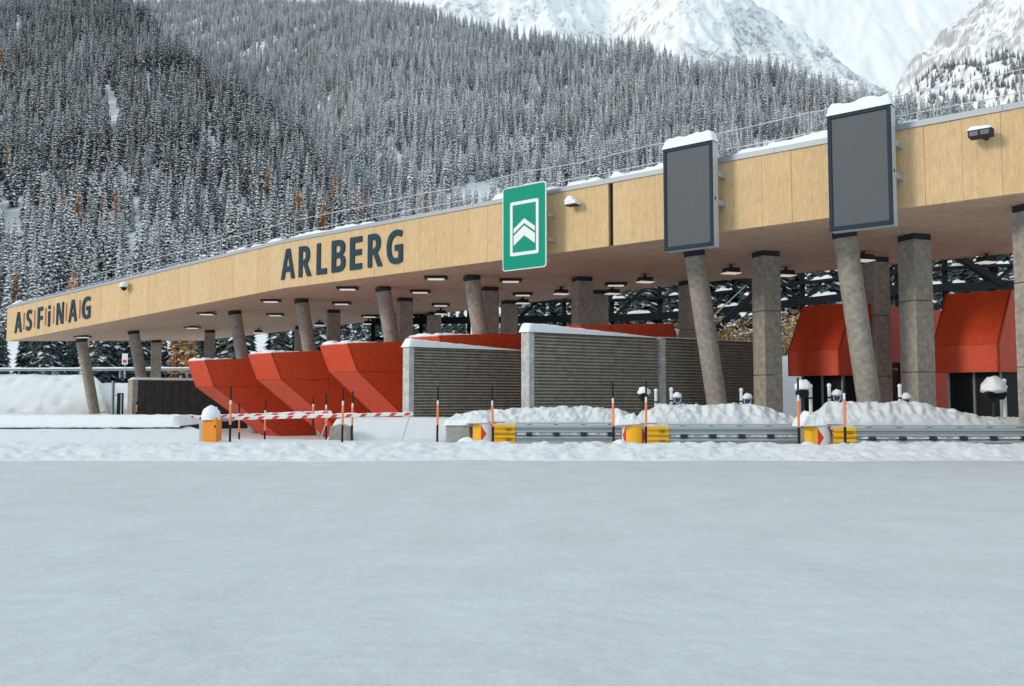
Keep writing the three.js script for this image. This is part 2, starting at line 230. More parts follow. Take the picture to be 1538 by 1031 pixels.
// a point on the front: s metres along from the bend K, h above the lower edge, o metres out from it
const onR = (s, h, o = 0) => V(K[0] + eR[0] * s + nR[0] * o, K[1] + slopeR * s + h, K[2] + eR[1] * s + nR[1] * o);
const onL = (s, h, o = 0) => V(L[0] + eL[0] * s + nL[0] * o, L[1] + slopeL * s + h, L[2] + eL[1] * s + nL[1] * o);
const yawR = Math.atan2(0.64535, 0.76389) * -1, yawL = -Math.atan2(0.58404, 0.81173);  // local +x along the front, +z out from it
const FH = 2.2, RIGHT_END = 40.5, LEFT_LEN = 27.361;
const station = thing('toll_station', 'long wooden toll station roof on concrete columns, with raked front posts', 'building', V(0, 0, 42));
{
  const r = rng(3);
  const panels = (on, s0, s1, n, skip) => {
    for (let i = 0; i < n; i++) {
      let a = lerp(s0, s1, i / n) + 0.004, b = lerp(s0, s1, (i + 1) / n) - 0.004; const j = 0.012 * r();
      if (skip && a < skip && b > skip) { if (skip - a > b - skip) b = skip - 0.045; else a = skip + 0.045; }
      const q = [on(a, 0, j), on(b, 0, j), on(b, FH, j), on(a, FH, j)], off = on(a, 0, -0.12).sub(on(a, 0, 0));
      const g = prism(q, off), uv = g.attributes.uv, du = r() * 7, dv = r() * 5; for (let k = 0; k < uv.count; k++) uv.setXY(k, uv.getX(k) + du, uv.getY(k) + dv);
      part('fascia_panel', g, woods[Math.floor(r() * 4)], station);
    }
  };
  panels(onR, 0.0, RIGHT_END, 43, 18.98); panels(onL, 0.0, LEFT_LEN - 0.01, 29);
  part('fascia_backing', prism([onR(0, 0.08, -0.14), onR(RIGHT_END, 0.08, -0.14), onR(RIGHT_END, FH, -0.14), onR(0, FH, -0.14)], onR(0, 0, -0.1).sub(onR(0, 0, 0))), darkSteel, station);
  part('fascia_backing', prism([onL(0.1, 0.08, -0.14), onL(LEFT_LEN, 0.08, -0.14), onL(LEFT_LEN, FH, -0.14), onL(0.1, FH, -0.14)], onL(0, 0, -0.1).sub(onL(0, 0, 0))), darkSteel, station);
  // metal coping in lengths
  const cop = (on, s0, s1, n) => { for (let i = 0; i < n; i++) { const a = lerp(s0, s1, i / n) + 0.005, b = lerp(s0, s1, (i + 1) / n) - 0.005; part('coping', prism([on(a, FH + 0.004, 0.05), on(b, FH + 0.004, 0.05), on(b, FH + 0.17, 0.05), on(a, FH + 0.17, 0.05)], on(a, 0, -0.4).sub(on(a, 0, 0))), coping, station); } };
  cop(onR, 0.0, RIGHT_END, 13); cop(onL, 0, LEFT_LEN, 9);
  // soffit and roof deck
  const F = [[B, V(...B)], [A, V(...A)], [K, V(...K)], [L, V(...L)]].map((e) => e[1]);
  const R = [[24.94, 7.42, 27.26], [18.05, 7.42, 33.05], [7.25, 7.42, 42.12], [-6.36, 7.4, 57.75], [-26.0, 7.0, 74.99]].map((p) => V(...p));
  const [fb, fa, fk, fl] = F, tris = [[fl, fk, R[4]], [fk, R[3], R[4]], [fk, fa, R[2]], [fk, R[2], R[3]], [fa, R[1], R[2]], [fa, fb, R[1]], [fb, R[0], R[1]]];
  const P = [], U = []; for (const tr of tris) for (const p of tr) { P.push(p.x, p.y + 0.03, p.z); U.push(p.x * 0.764 + p.z * 0.645, p.x * 0.645 - p.z * 0.764); }
  const sg = new THREE.BufferGeometry(); sg.setAttribute('position', new THREE.Float32BufferAttribute(P, 3)); sg.setAttribute('uv', new THREE.Float32BufferAttribute(U, 2)); sg.computeVertexNormals();
  part('soffit', sg, soffitM, station);
  const P2 = [], U2 = []; for (const tr of tris) for (const p of tr) { P2.push(p.x, p.y + FH + 0.1, p.z); U2.push(p.x, p.z); }
  const rg = new THREE.BufferGeometry(); rg.setAttribute('position', new THREE.Float32BufferAttribute(P2, 3)); rg.setAttribute('uv', new THREE.Float32BufferAttribute(U2, 2)); rg.computeVertexNormals();
  part('roof_deck', rg, snowCap, station);
  const rim = [fl, R[4], R[3], R[2], R[1], R[0], fb];
  for (let i = 0; i < rim.length - 1; i++) { const a = rim[i].clone(), b = rim[i + 1].clone(), up = (p, h) => p.clone().setY(p.y + h), d = b.clone().sub(a).setY(0).normalize(); part('rear_fascia', prism([up(a, 0.0), up(b, 0.0), up(b, FH + 0.15), up(a, FH + 0.15)], new THREE.Vector3(d.z, 0, -d.x).multiplyScalar(0.08)), woods[i % 4], station); }
  // raked round front columns, leaning back along the lanes
  for (const [x, y, d, foot] of [[-30.13, 6.28, 62.72, 0.6], [-25.33, 6.62, 59.93, 0.2], [-16.24, 7.21, 52.35, 0], [-11.23, 7.37, 47.58, 0], [-6.18, 7.41, 42.75, 0], [-1.76, 7.38, 38.69, 0], [6.51, 7.35, 31.9, 0], [10.5, 7.33, 28.12, 0]]) {
    const h = y - foot, t = 1.38 * h / 7.35, cg = cyl(V(x + 0.853 * t, foot, d + 0.522 * t), V(x, y, d), 0.36, 0.36, 28); { const uv = cg.attributes.uv; for (let k = 0; k < uv.count; k++) uv.setXY(k, uv.getX(k) * 2.26 + x, uv.getY(k) * h + d); }
    const c = part('raked_column', cg, concrete, station);
    const k = cyl(V(x + 0.853 * 0.035, y - 0.19, d + 0.02), V(x, y + 0.02, d), 0.375, 0.375, 28); part('column_head', k, darkSteel, c);
  }
  // square columns behind, set along the lanes
  for (const [x, y, d] of [[-27.92, 6.70, 70.43], [-21.97, 7.07, 65.15], [-15.0, 7.18, 63.5], [-10.65, 7.35, 53.41], [-5.7, 7.4, 47.53], [-1.09, 7.41, 43.05], [-0.15, 7.41, 48.87], [-4.8, 7.4, 55.13], [3.09, 7.4, 39.41], [4.3, 7.42, 44.42], [9.22, 7.36, 32.38], [13.12, 7.35, 29.03], [13.84, 7.4, 34.01], [8.11, 7.41, 40.88], [14.25, 7.32, 24.3]]) {
    const turn = 0.34, parts = [[0, 2.9], [2.915, 5.2], [5.215, y - 0.16]];
    for (const [a, b] of parts) { const g = new RoundedBoxGeometry(0.74, b - a, 0.74, 2, 0.03), uv = g.attributes.uv; for (let k = 0; k < uv.count; k++) uv.setXY(k, uv.getX(k) * 0.74 + x, uv.getY(k) * (b - a) + a + d); g.rotateY(turn); g.translate(x, (a + b) / 2, -d); part('square_column', g, concrete, station); }
    const g = new THREE.BoxGeometry(0.70, 0.2, 0.70); g.rotateY(turn); g.translate(x, y - 0.06, -d); part('column_head', g, darkSteel, station);
  }
  // snow left lying along the roof edge
  const lie = (on, a, b, h, seed) => { const c = [on(a, FH + 0.165, -0.06), on(b, FH + 0.165, -0.06), on(b, FH + 0.165, -1.3), on(a, FH + 0.165, -1.3)]; part('roof_snow', snowOn(c, (t) => h * (0.75 + 0.35 * n2(t * (b - a) * 0.7, seed)) * ss(0, 0.08, t) * ss(1, 0.9, t) + 0.03, seed, Math.ceil((b - a) * 8), 10, 0.25), snowCap, station); };
  lie(onL, 22.5, 27.2, 0.17, 1); lie(onR, 0, 6.6, 0.20, 2); lie(onR, 6.8, 10.2, 0.06, 3); lie(onR, 13.2, 16.3, 0.30, 4); lie(onR, 16.9, 18.4, 0.26, 5); lie(onR, 18.7, 22.0, 0.25, 6); lie(onR, 23.4, 26.9, 0.26, 7); lie(onR, 28.5, 29.1, 0.2, 8); lie(onL, 0.05, 1.0, 0.25, 9); lie(onL, 1.2, 22, 0.05, 10);
}
// ---- lettering on the front
const font = await new FontLoader().loadAsync('fonts/droid/droid_sans_bold.typeface.json');
function glyph(ch, w, h, depth) { const g = new TextGeometry(ch, { font, size: 1, depth: 1, curveSegments: 6, bevelEnabled: false }); g.computeBoundingBox(); const b = g.boundingBox; g.translate(-b.min.x, -b.min.y, 0); g.scale(w / (b.max.x - b.min.x), h / (b.max.y - b.min.y), depth); return g; }
function setOn(g, on, s, h, o) { const a = on(s, h, o), x = on(s + 1, h, o).sub(a), z = on(s, h, o + 1).sub(a); g.applyMatrix4(new THREE.Matrix4().makeBasis(x, new THREE.Vector3(0, 1, 0), z).setPosition(a)); return g; }
{
  const t = thing('lettering', 'large dark blue letters ARLBERG on the wooden fascia', 'lettering', onR(4, 1.1, 0.03));
  for (const [ch, a, b] of [['A', -0.12, 0.95], ['R', 1.27, 2.22], ['L', 2.63, 3.36], ['B', 3.72, 4.68], ['E', 5.01, 5.82], ['R', 6.22, 7.16], ['G', 7.45, 8.43]]) part('letter', setOn(glyph(ch, b - a, 1.46, 0.05), onR, a, 0.41, 0.014), letterM, t);
  const q = thing('lettering', 'smaller letters ASFiNAG with red bars between, at the fascia\'s far end', 'lettering', onL(5.5, 1.0, 0.03));
  for (const [ch, a, b] of [['A', 1.05, 1.95], ['S', 2.55, 3.25], ['F', 3.99, 4.60], ['i', 5.28, 5.52], ['N', 6.30, 7.12], ['A', 7.72, 8.66], ['G', 9.24, 10.16]]) part('letter', setOn(glyph(ch, b - a, 1.34, 0.05), onL, a, 0.42, 0.014), letterM, q);
  for (const s of [2.2, 3.58, 4.94, 5.92, 7.42, 8.96]) part('red_bar', setOn(new THREE.BoxGeometry(0.09, 1.1, 0.04), onL, s, 1.1, 0.034), letterRed, q);
}
// ---- green toll road sign
{
  const t = thing('road_sign', 'green sign with white frame and double chevron, hung on the fascia', 'sign', onR(15.6, 0.95, 0.75));
  const rr = (w, h, r) => { const s = new THREE.Shape(); s.moveTo(-w / 2 + r, -h / 2); s.lineTo(w / 2 - r, -h / 2); s.quadraticCurveTo(w / 2, -h / 2, w / 2, -h / 2 + r); s.lineTo(w / 2, h / 2 - r); s.quadraticCurveTo(w / 2, h / 2, w / 2 - r, h / 2); s.lineTo(-w / 2 + r, h / 2); s.quadraticCurveTo(-w / 2, h / 2, -w / 2, h / 2 - r); s.lineTo(-w / 2, -h / 2 + r); s.quadraticCurveTo(-w / 2, -h / 2, -w / 2 + r, -h / 2); return s; };
  const ex = (s, d) => new THREE.ExtrudeGeometry(s, { depth: d, bevelEnabled: false, curveSegments: 8 });
  const C = [15.64, 0.955], green = D_([0.001, 0.27, 0.175], 0.5);
  part('border', setOn(ex(rr(2.04, 3.1, 0.13), 0.05), onR, ...C, 0.70), whiteM, t);
  part('face', setOn(ex(rr(1.97, 3.03, 0.11), 0.005), onR, ...C, 0.751), green, t);
  const f = rr(1.34, 2.0, 0.09); f.holes.push(rr(1.1, 1.76, 0.03));
  part('white_frame', setOn(ex(f, 0.006), onR, 15.66, 0.93, 0.757), whiteM, t);
  const chev = (y0, th) => { const s = new THREE.Shape(); s.moveTo(-0.5, y0); s.lineTo(0, y0 + 0.34); s.lineTo(0.5, y0); s.lineTo(0.5, y0 + th); s.lineTo(0, y0 + 0.34 + th); s.lineTo(-0.5, y0 + th); s.closePath(); return s; };
  part('chevron', setOn(ex(chev(-0.62, 0.36), 0.006), onR, 15.66, 0.93, 0.757), whiteM, t);
  part('chevron', setOn(ex(chev(-0.17, 0.17), 0.006), onR, 15.66, 0.93, 0.757), whiteM, t);
  for (const s of [14.9, 16.5]) part('mounting_post', bar(onR(s, -0.5, 0.42), onR(s, 2.75, 0.42), 0.12, 0.14), galv, t);
  for (const h of [-0.35, 0.6, 1.5, 2.35]) part('cross_rail', bar(onR(14.75, h, 0.56), onR(16.6, h, 0.56), 0.1, 0.08), galv, t);
  for (const s of [14.9, 16.5]) for (const h of [0.45, 1.35]) part('bracket', bar(onR(s, h, 0.02), onR(s, h, 0.5), 0.09, 0.12), galv, t);
  part('snow_cap', snowOn([onR(14.7, 2.5, 0.76), onR(16.6, 2.5, 0.76), onR(16.6, 2.5, 0.4), onR(14.7, 2.5, 0.4)], 0.05, 6, 24, 6), snowCap, t);
}
// ---- two big LED displays
{
  const led = tex(256, 256, (u, v) => { const x = u * 32, y = v * 32, fx = x % 1, fy = y % 1, on = (Math.floor(x) + Math.floor(y)) % 2; const k = on && fx > 0.1 && fx < 0.95 && fy > 0.2 && fy < 0.85 ? 0.50 : 0.15; return [k * 0.84, k * 0.96, k * 1.06]; });
  const faceM = M([1, 1, 1], 0.55, { map: rep(led, 0.62) }), caseM = M([0.50, 0.53, 0.54], 0.45, { metalness: 0.2 });
  for (const [s, label] of [[22.38, 'tall LED display panel nearer the green sign, snow on top'], [27.72, 'tall LED display panel nearest the right edge, snow on top']]) {
    const t = thing('led_display', label, 'display', onR(s, 1.08, 0.55), 'LED displays on the fascia'), w = 1.74, h = 3.32, y = 1.085;
    const box = (name, sx, sy, sz, hs, hy, o, m, par = t) => part(name, setOn(new RoundedBoxGeometry(sx, sy, sz, 2, 0.012), onR, s + hs, hy, o), m, par);
    box('cabinet', w, h, 0.34, 0, y, 0.62, caseM);
    box('frame', 0.11, h - 0.01, 0.05, -w / 2 + 0.055, y, 0.805, navy); box('frame', 0.11, h - 0.01, 0.05, w / 2 - 0.055, y, 0.805, navy);
    box('frame', w - 0.22, 0.11, 0.05, 0, y + h / 2 - 0.06, 0.805, navy); box('frame', w - 0.22, 0.13, 0.05, 0, y - h / 2 + 0.07, 0.805, navy);
    const g = new THREE.PlaneGeometry(w - 0.2, h - 0.2), uv = g.attributes.uv; for (let k = 0; k < 4; k++) uv.setXY(k, uv.getX(k) * (w - 0.2) * 1.6, uv.getY(k) * (h - 0.2) * 1.6);
    part('led_face', setOn(g, onR, s, y, 0.799), faceM, t);
    for (const q of [-0.25, 0.65]) { box('bracket', 0.14, 0.16, 0.5, w / 2 - 0.02, y + q, 0.22, galv); box('bracket', 0.14, 0.16, 0.5, -w / 2 + 0.1, y + q, 0.22, galv); }
    box('lock', 0.02, 0.09, 0.06, w / 2 + 0.006, y - 0.15, 0.66, black);
    part('snow_cap', snowOn([onR(s - w / 2 - 0.03, y + h / 2, 0.85), onR(s + w / 2 + 0.03, y + h / 2, 0.85), onR(s + w / 2 + 0.03, y + h / 2, 0.42), onR(s - w / 2 - 0.03, y + h / 2, 0.42)], 0.34, s, 30, 14, 0.12), snowCap, t);
  }
}
// ---- small fittings on the front
{
  let t = thing('dome_camera', 'white dome camera high on the fascia beside the red-barred letters', 'camera', onL(14.12, 1.8, 0.2));
  part('bracket', bar(onL(14.12, 1.95, 0.01), onL(14.12, 1.95, 0.3), 0.07, 0.07), whiteM, t);
  let g = new THREE.SphereGeometry(0.25, 20, 12, 0, 6.29, 0, 1.9); part('housing', setOn(g, onL, 14.12, 1.8, 0.3), whiteM, t);
  g = new THREE.SphereGeometry(0.15, 18, 10, 0, 6.29, 1.4, 1.75); part('dome', setOn(g, onL, 14.12, 1.68, 0.3), glassM, t);
  t = thing('wall_light', 'small white light fitting with snow on it, beside the green sign', 'light', onR(17.5, 1.7, 0.2));
  part('arm', bar(onR(17.55, 1.66, 0.01), onR(17.55, 1.66, 0.3), 0.08, 0.08), galv, t);
  part('housing', setOn(new RoundedBoxGeometry(0.50, 0.15, 0.34, 2, 0.04), onR, 17.5, 1.66, 0.3), whiteM, t);
  part('lens', setOn(new THREE.BoxGeometry(0.42, 0.04, 0.30), onR, 17.5, 1.57, 0.3), black, t);
  part('snow_cap', snowOn([onR(17.24, 1.73, 0.47), onR(17.62, 1.73, 0.47), onR(17.62, 1.73, 0.13), onR(17.24, 1.73, 0.13)], (a) => 0.24 * (1 - 0.6 * a), 3, 12, 8), snowCap, t);
  t = thing('floodlight', 'black floodlight with snow on top, on the fascia near the right edge', 'light', onR(30.7, 1.6, 0.3));
  part('arm', bar(onR(30.75, 1.55, 0.01), onR(30.75, 1.55, 0.4), 0.1, 0.08), darkSteel, t);
  part('housing', setOn(new RoundedBoxGeometry(0.56, 0.19, 0.36, 2, 0.03), onR, 30.7, 1.60, 0.4), darkSteel, t);
  for (const s of [30.57, 30.83]) part('lens', setOn(new THREE.BoxGeometry(0.20, 0.12, 0.02), onR, s, 1.59, 0.59), M([0.1, 0.11, 0.12], 0.2), t);
  part('snow_cap', snowOn([onR(30.4, 1.69, 0.6), onR(31.0, 1.69, 0.6), onR(31.0, 1.69, 0.2), onR(30.4, 1.69, 0.2)], 0.12, 8, 14, 8), snowCap, t);
}
// ---- cable fence along the roof edge
{
  const t = thing('roof_fence', 'thin cable fence with slim posts along the roof edge', 'fence', onR(4, FH, -0.35));
  const wire = M([0.60, 0.63, 0.66], 0.6), postM = M([0.30, 0.32, 0.36], 0.5, { metalness: 0.4 });
  const topL = (s) => 3.02 + 0.30 * s / LEFT_LEN, topR = (s) => 3.32 + 0.05 * Math.sin(s), lowL = (s) => 2.55 + 0.1 * s / LEFT_LEN, lowR = () => 2.72;
  const run = (on, s0, s1, top, low, step) => {
    const n = Math.round((s1 - s0) / step);
    for (let i = 0; i <= n; i++) { const s = lerp(s0, s1, i / n); part('post', cyl(on(s, FH + 0.1, -0.35), on(s, top(s) + 0.03, -0.35), 0.026, 0.026, 6), postM, t); }
    for (let i = 0; i < n; i++) { const a = lerp(s0, s1, i / n), b = lerp(s0, s1, (i + 1) / n); for (const f of [top, low]) { const sag = 0.03; const p = on(a, f(a), -0.35), q = on(b, f(b), -0.35), m = p.clone().lerp(q, 0.5); m.y -= sag; part('cable', new THREE.TubeGeometry(new THREE.QuadraticBezierCurve3(p, m, q), 6, 0.014, 5), wire, t); } }
  };
  run(onL, 0.3, LEFT_LEN, topL, lowL, 2.7); run(onR, 0.4, 40, topR, lowR, 2.83);
}
// ---- lamps below the soffit
{
  const strips = [[-17.64, 7.06, 51.68], [-12.85, 7.35, 47.66], [-7.87, 7.4, 42.73], [-3.31, 7.38, 38.89], [-0.06, 7.39, 39.83], [-28.77, 6.32, 60.07], [-21.54, 6.97, 60.39], [-14.5, 7.29, 54.77], [-9.38, 7.39, 49.23], [-4.53, 7.41, 44.07], [0.54, 7.41, 45.22], [4.81, 7.41, 41.33], [-4.0, 7.41, 50.18], [-8.99, 7.36, 56.47]];
  const mk = (x, y, d, hang) => {
    const t = thing(hang ? 'ceiling_floodlight' : 'ceiling_light', hang ? 'dark floodlight hung below the soffit' : 'flat strip light with pale lens on the soffit', 'light', V(x, y, d), hang ? 'floodlights below the soffit' : 'strip lights below the soffit');
    if (hang) {
      part('stem', cyl(V(x, y - 0.12, d), V(x, y + 0.03, d), 0.06, 0.06, 8), darkSteel, t);
      part('housing', rbox(x, y - 0.2, d, 0.55, 0.2, 0.5, 0.04, 0.3), darkSteel, t);
      part('lens', rbox(x, y - 0.315, d, 0.66, 0.03, 0.5, 0.012, 0.3), lampM, t);
    } else {
      part('housing', rbox(x, y - 0.045, d, 1.0, 0.09, 0.55, 0.02, 0), darkSteel, t);
      part('lens', rbox(x, y - 0.105, d, 0.72, 0.035, 0.42, 0.015, 0), lampM, t);
    }
  };
  strips.forEach((p) => mk(...p, false));
  [[-18.29, 7.18, 64.62], [-12.77, 7.29, 59.41], [-9.47, 7.34, 59.0], [-4.2, 7.4, 52.74], [0.56, 7.41, 46.98], [2.36, 7.41, 42.83], [4.82, 7.42, 42.85], [5.72, 7.39, 38.33], [8.74, 7.38, 35.57], [11.18, 7.4, 36.4], [12.76, 7.38, 32.34], [17.6, 7.42, 33.04]].forEach((p) => mk(...p, true));
}
// ---------------------------------------------------------------- the red island houses
const lane = new THREE.Vector3(0.853, 0, -0.522), cross = new THREE.Vector3(0.764, 0, 0.645);
const off = (o, t, w, h) => o.clone().addScaledVector(lane, t).addScaledVector(cross, w).setY(h);
{
  const which = ['leftmost red wedge-shaped island prow, behind the orange barrier box', 'second red wedge-shaped island prow from the left', 'third red wedge-shaped island prow, beside the left ribbed wall', 'red island prow mostly hidden behind the left ribbed wall', 'dark red island prow peeping over the tall ribbed wall'];
  const tops = [4.12, 4.30, 4.52, 4.60, 4.76], lows = [2.72, 3.02, 3.28, 3.45, 3.6];
  for (let k = 0; k < 5; k++) {
    const shift = k === 4 ? 1.3 : 0, o = V(-17.4 + 0.764 * 5.66 * k + 0.853 * shift, 0, 48 - 0.645 * 5.66 * k + 0.522 * shift), W = k < 1 ? 1.75 : 1.95, T = tops[k], h = lows[k], t1 = 0.5, tf = k === 4 ? 3.4 : 4.2, len = k === 4 ? 5.0 : 6.6, TR = T + 0.26, th = 0.06;
    const t = thing('island_prow', which[k], 'toll island', o.clone(), 'red island prows');
    const inn = cross.clone().multiplyScalar(-th), back = lane.clone().multiplyScalar(th);
    part('nose_panel', prism([off(o, 0, 0, T), off(o, 0, W, T), off(o, t1, W, h + 0.012), off(o, t1, 0, h + 0.012)], back), redM, t);
    part('underside_panel', prism([off(o, t1, 0, h), off(o, t1, W, h), off(o, tf, W, 0), off(o, tf, 0, 0)], back), redM, t);
    // right flank: an upper and a lower sheet, two lengths each
    const mid = h + 0.02, tm = 2.9;
    part('flank_panel', prism([off(o, 0.0, W, T), off(o, tm, W, lerp(T, TR, 0.7)), off(o, tm, W, mid), off(o, t1, W, mid)], inn), redM, t);
    part('flank_panel', prism([off(o, tm + 0.012, W, lerp(T, TR, 0.7)), off(o, len - 0.5, W, TR), off(o, len, W, mid), off(o, tm + 0.012, W, mid)], inn), redM, t);
    part('flank_panel', prism([off(o, t1, W, mid - 0.014), off(o, tm, W, mid - 0.014), off(o, tm, W, h * (1 - (tm - t1) / (tf - t1)))], inn), redM, t);
    part('flank_panel', prism([off(o, tm + 0.012, W, mid - 0.014), off(o, len, W, mid - 0.014), off(o, len + 0.6, W, 0), off(o, tf, W, 0), off(o, tm + 0.012, W, h * (1 - (tm + 0.012 - t1) / (tf - t1)))], inn), redM, t);
    part('flank_panel', prism([off(o, 0, 0, T), off(o, len - 0.5, 0, TR), off(o, len + 0.6, 0, 0), off(o, tf, 0, 0), off(o, t1, 0, h)], cross.clone().multiplyScalar(th)), redM, t);
    part('tail_panel', prism([off(o, len - 0.5, 0, TR), off(o, len - 0.5, W, TR), off(o, len + 0.6, W, 0), off(o, len + 0.6, 0, 0)], back.clone().negate()), redM, t);
    part('deck', prism([off(o, 0.05, 0.06, T - 0.08), off(o, len - 0.5, 0.06, TR - 0.08), off(o, len - 0.5, W - 0.06, TR - 0.08), off(o, 0.05, W - 0.06, T - 0.08)], new THREE.Vector3(0, -0.05, 0)), redM, t);
    if (k < 4) part('snow_cap', snowOn([off(o, 0.0, W - 0.0, T - 0.02), off(o, k === 3 ? 2.6 : 1.7, W - 0.25, T + 0.1), off(o, k === 3 ? 2.6 : 1.7, 0.0, T + 0.1), off(o, 0.0, 0.0, T - 0.02)], (a) => 0.13 * (1 - 0.7 * a), k, 20, 14, 0.7), snowCap, t);
  }
  // the two far booths with sloping red hoods
  const booths = [[10.45, 34.0, 2.92, 3.86, 5.62, 1.95, 'red toll booth with sloping hood, between the leaning posts'], [14.05, 30.0, 2.92, 3.82, 5.62, 2.0, 'red toll booth with sloping hood at the right edge']];
  for (const [x, d, h0, h1, h2, W, label] of booths) {
    const o = V(x, 0, d), t = thing('toll_booth', label, 'toll booth', o.clone(), 'red toll booths'), th = 0.06, back = lane.clone().multiplyScalar(th), inn = cross.clone().multiplyScalar(-th), lean = 0.85, core = 2.25, len = 7;
    part('fascia_band', prism([off(o, 0, 0, h0), off(o, 0, W, h0), off(o, 0, W, h1 - 0.008), off(o, 0, 0, h1 - 0.008)], back), redM, t);
    part('hood', prism([off(o, 0, 0, h1), off(o, 0, W, h1), off(o, lean, W, h2), off(o, lean, 0, h2)], back), redM, t);
    part('flank_panel', prism([off(o, 0, W, h0), off(o, core, W, h0), off(o, core, W, h2 + 0.02), off(o, lean, W, h2), off(o, 0, W, h1)], inn), redM, t);
    part('flank_panel', prism([off(o, core + 0.01, W, 0), off(o, core + 0.34, W, 0), off(o, core + 0.34, W, h2), off(o, core + 0.01, W, h2 + 0.02)], inn), redM, t);
    part('flank_panel', prism([off(o, core + 0.345, W, 3.48), off(o, core + 1.5, W, 3.48), off(o, core + 1.5, W, h2), off(o, core + 0.345, W, h2)], inn), redM, t);
    part('flank_panel', prism([off(o, core + 1.505, W, 0), off(o, len, W, 0), off(o, len, W, h2), off(o, core + 1.505, W, h2)], inn), redM, t);
    part('flank_panel', prism([off(o, 0, 0, h0), off(o, core, 0, h0), off(o, core, 0, 0), off(o, len, 0, 0), off(o, len, 0, h2), off(o, lean, 0, h2), off(o, 0, 0, h1)], inn.clone().negate()), redM, t);
    const door = part('door', prism([off(o, core + 0.36, W - 0.12, 0.1), off(o, core + 1.48, W - 0.12, 0.1), off(o, core + 1.48, W - 0.12, 3.46), off(o, core + 0.36, W - 0.12, 3.46)], inn), black, t);
    for (const [a, b] of [[0.5, 0.62], [0.66, 0.8], [0.84, 0.96], [1.0, 1.16], [1.2, 1.32]]) part('door_sign', prism([off(o, core + a, W - 0.11, 3.16), off(o, core + b, W - 0.11, 3.16), off(o, core + b, W - 0.11, 3.25), off(o, core + a, W - 0.11, 3.25)], inn.clone().multiplyScalar(0.1)), concLight, door);
    part('roof', prism([off(o, lean + 0.02, 0.05, h2 - 0.06), off(o, len, 0.05, h2 - 0.06), off(o, len, W - 0.05, h2 - 0.06), off(o, lean + 0.02, W - 0.05, h2 - 0.06)], new THREE.Vector3(0, -0.06, 0)), redM, t);
    part('hood_floor', prism([off(o, 0.06, 0.06, h0 + 0.06), off(o, core, 0.06, h0 + 0.06), off(o, core, W - 0.06, h0 + 0.06), off(o, 0.06, W - 0.06, h0 + 0.06)], new THREE.Vector3(0, 0.05, 0)), darkSteel, t);
    part('glazing', prism([off(o, 0.5, 0.2, 1.1), off(o, 0.5, W - 0.2, 1.1), off(o, 0.5, W - 0.2, h0 + 0.05), off(o, 0.5, 0.2, h0 + 0.05)], back), glassM, t);
    part('glazing', prism([off(o, 0.57, W - 0.2, 1.1), off(o, core, W - 0.2, 1.1), off(o, core, W - 0.2, h0 + 0.05), off(o, 0.57, W - 0.2, h0 + 0.05)], inn), glassM, t);
    part('plinth', prism([off(o, 0.45, 0.15, 0.05), off(o, 0.45, W - 0.15, 0.05), off(o, 0.45, W - 0.15, 1.09), off(o, 0.45, 0.15, 1.09)], lane.clone().multiplyScalar(1.78)), darkSteel, t);
    for (const w of [0.22, W / 2, W - 0.22]) part('mullion', bar(off(o, 0.48, w, 1.1), off(o, 0.48, w, h0 + 0.05), 0.06, 0.06, lane), coping, t);
  }
}
// ---------------------------------------------------------------- ribbed walls between the lanes
function ribbed(label, x, d, len, y0, y1, m, cap, ribPitch, snow, group) {
  const o = V(x, 0, d), t = thing('ribbed_wall', label, 'wall', V(x, y0, d), group), TH = 0.28;
  if (cap) part('end_post', prism([off(o, 0, 0, y0), off(o, 0, TH + 0.06, y0), off(o, 0, TH + 0.06, y1 + 0.02), off(o, 0, 0, y1 + 0.02)], lane.clone().multiplyScalar(0.2)), endPost, t);
  // a sheet with horizontal ribs, folded in section
  const n = Math.round((y1 - y0) / ribPitch), prof = [];
  for (let i = 0; i < n; i++) { const b = y0 + i * ribPitch; prof.push([TH, b], [TH, b + ribPitch * 0.40], [TH - 0.02, b + ribPitch * 0.48], [TH - 0.12, b + ribPitch * 0.50], [TH - 0.12, b + ribPitch * 0.98]); }
  const outline = prof.concat([[TH, y1], [0, y1], [0, y0]]), s0 = cap ? 0.205 : 0;
  const P = outline.map(([w, h]) => off(o, s0, w, h));
  const rg = prism(P, lane.clone().multiplyScalar(len - s0)); { const p = rg.attributes.position, uv = rg.attributes.uv; for (let i = 0; i < p.count; i++) uv.setXY(i, p.getX(i) * 0.853 - p.getZ(i) * 0.522, p.getY(i)); }
  part('ribbed_sheet', rg, m, t);
  if (snow) part('snow_cap', snowOn([off(o, -0.06, TH + 0.12, y1 + 0.01), off(o, len, TH + 0.06, y1 + 0.01), off(o, len, -0.06, y1 + 0.01), off(o, -0.06, -0.1, y1 + 0.01)], snow, x, 60, 10, 0.08), snowCap, t);
  return t;
}
ribbed('low ribbed concrete wall with tapering snow cap, beside third red prow', -4.07, 33.5, 9.0, 0, 3.99, ribM, true, 0.112, (a) => 0.30 * (1 - a / 0.56) * (a < 0.56 ? 1 : 0) + 0.02, 'ribbed walls');
ribbed('tall ribbed concrete wall with thick snow cap, in the middle', 0.311, 30.0, 5.67, 0, 4.28, ribM, true, 0.112, (a) => 0.30 * (1 - a) + 0.03, 'ribbed walls');
ribbed('darker ribbed wall running behind the leaning post', 0.311 + 0.853 * 5.73, 30 + 0.522 * 5.73, 5.3, 0, 4.30, ribM, true, 0.112, () => 0.03, 'ribbed walls');
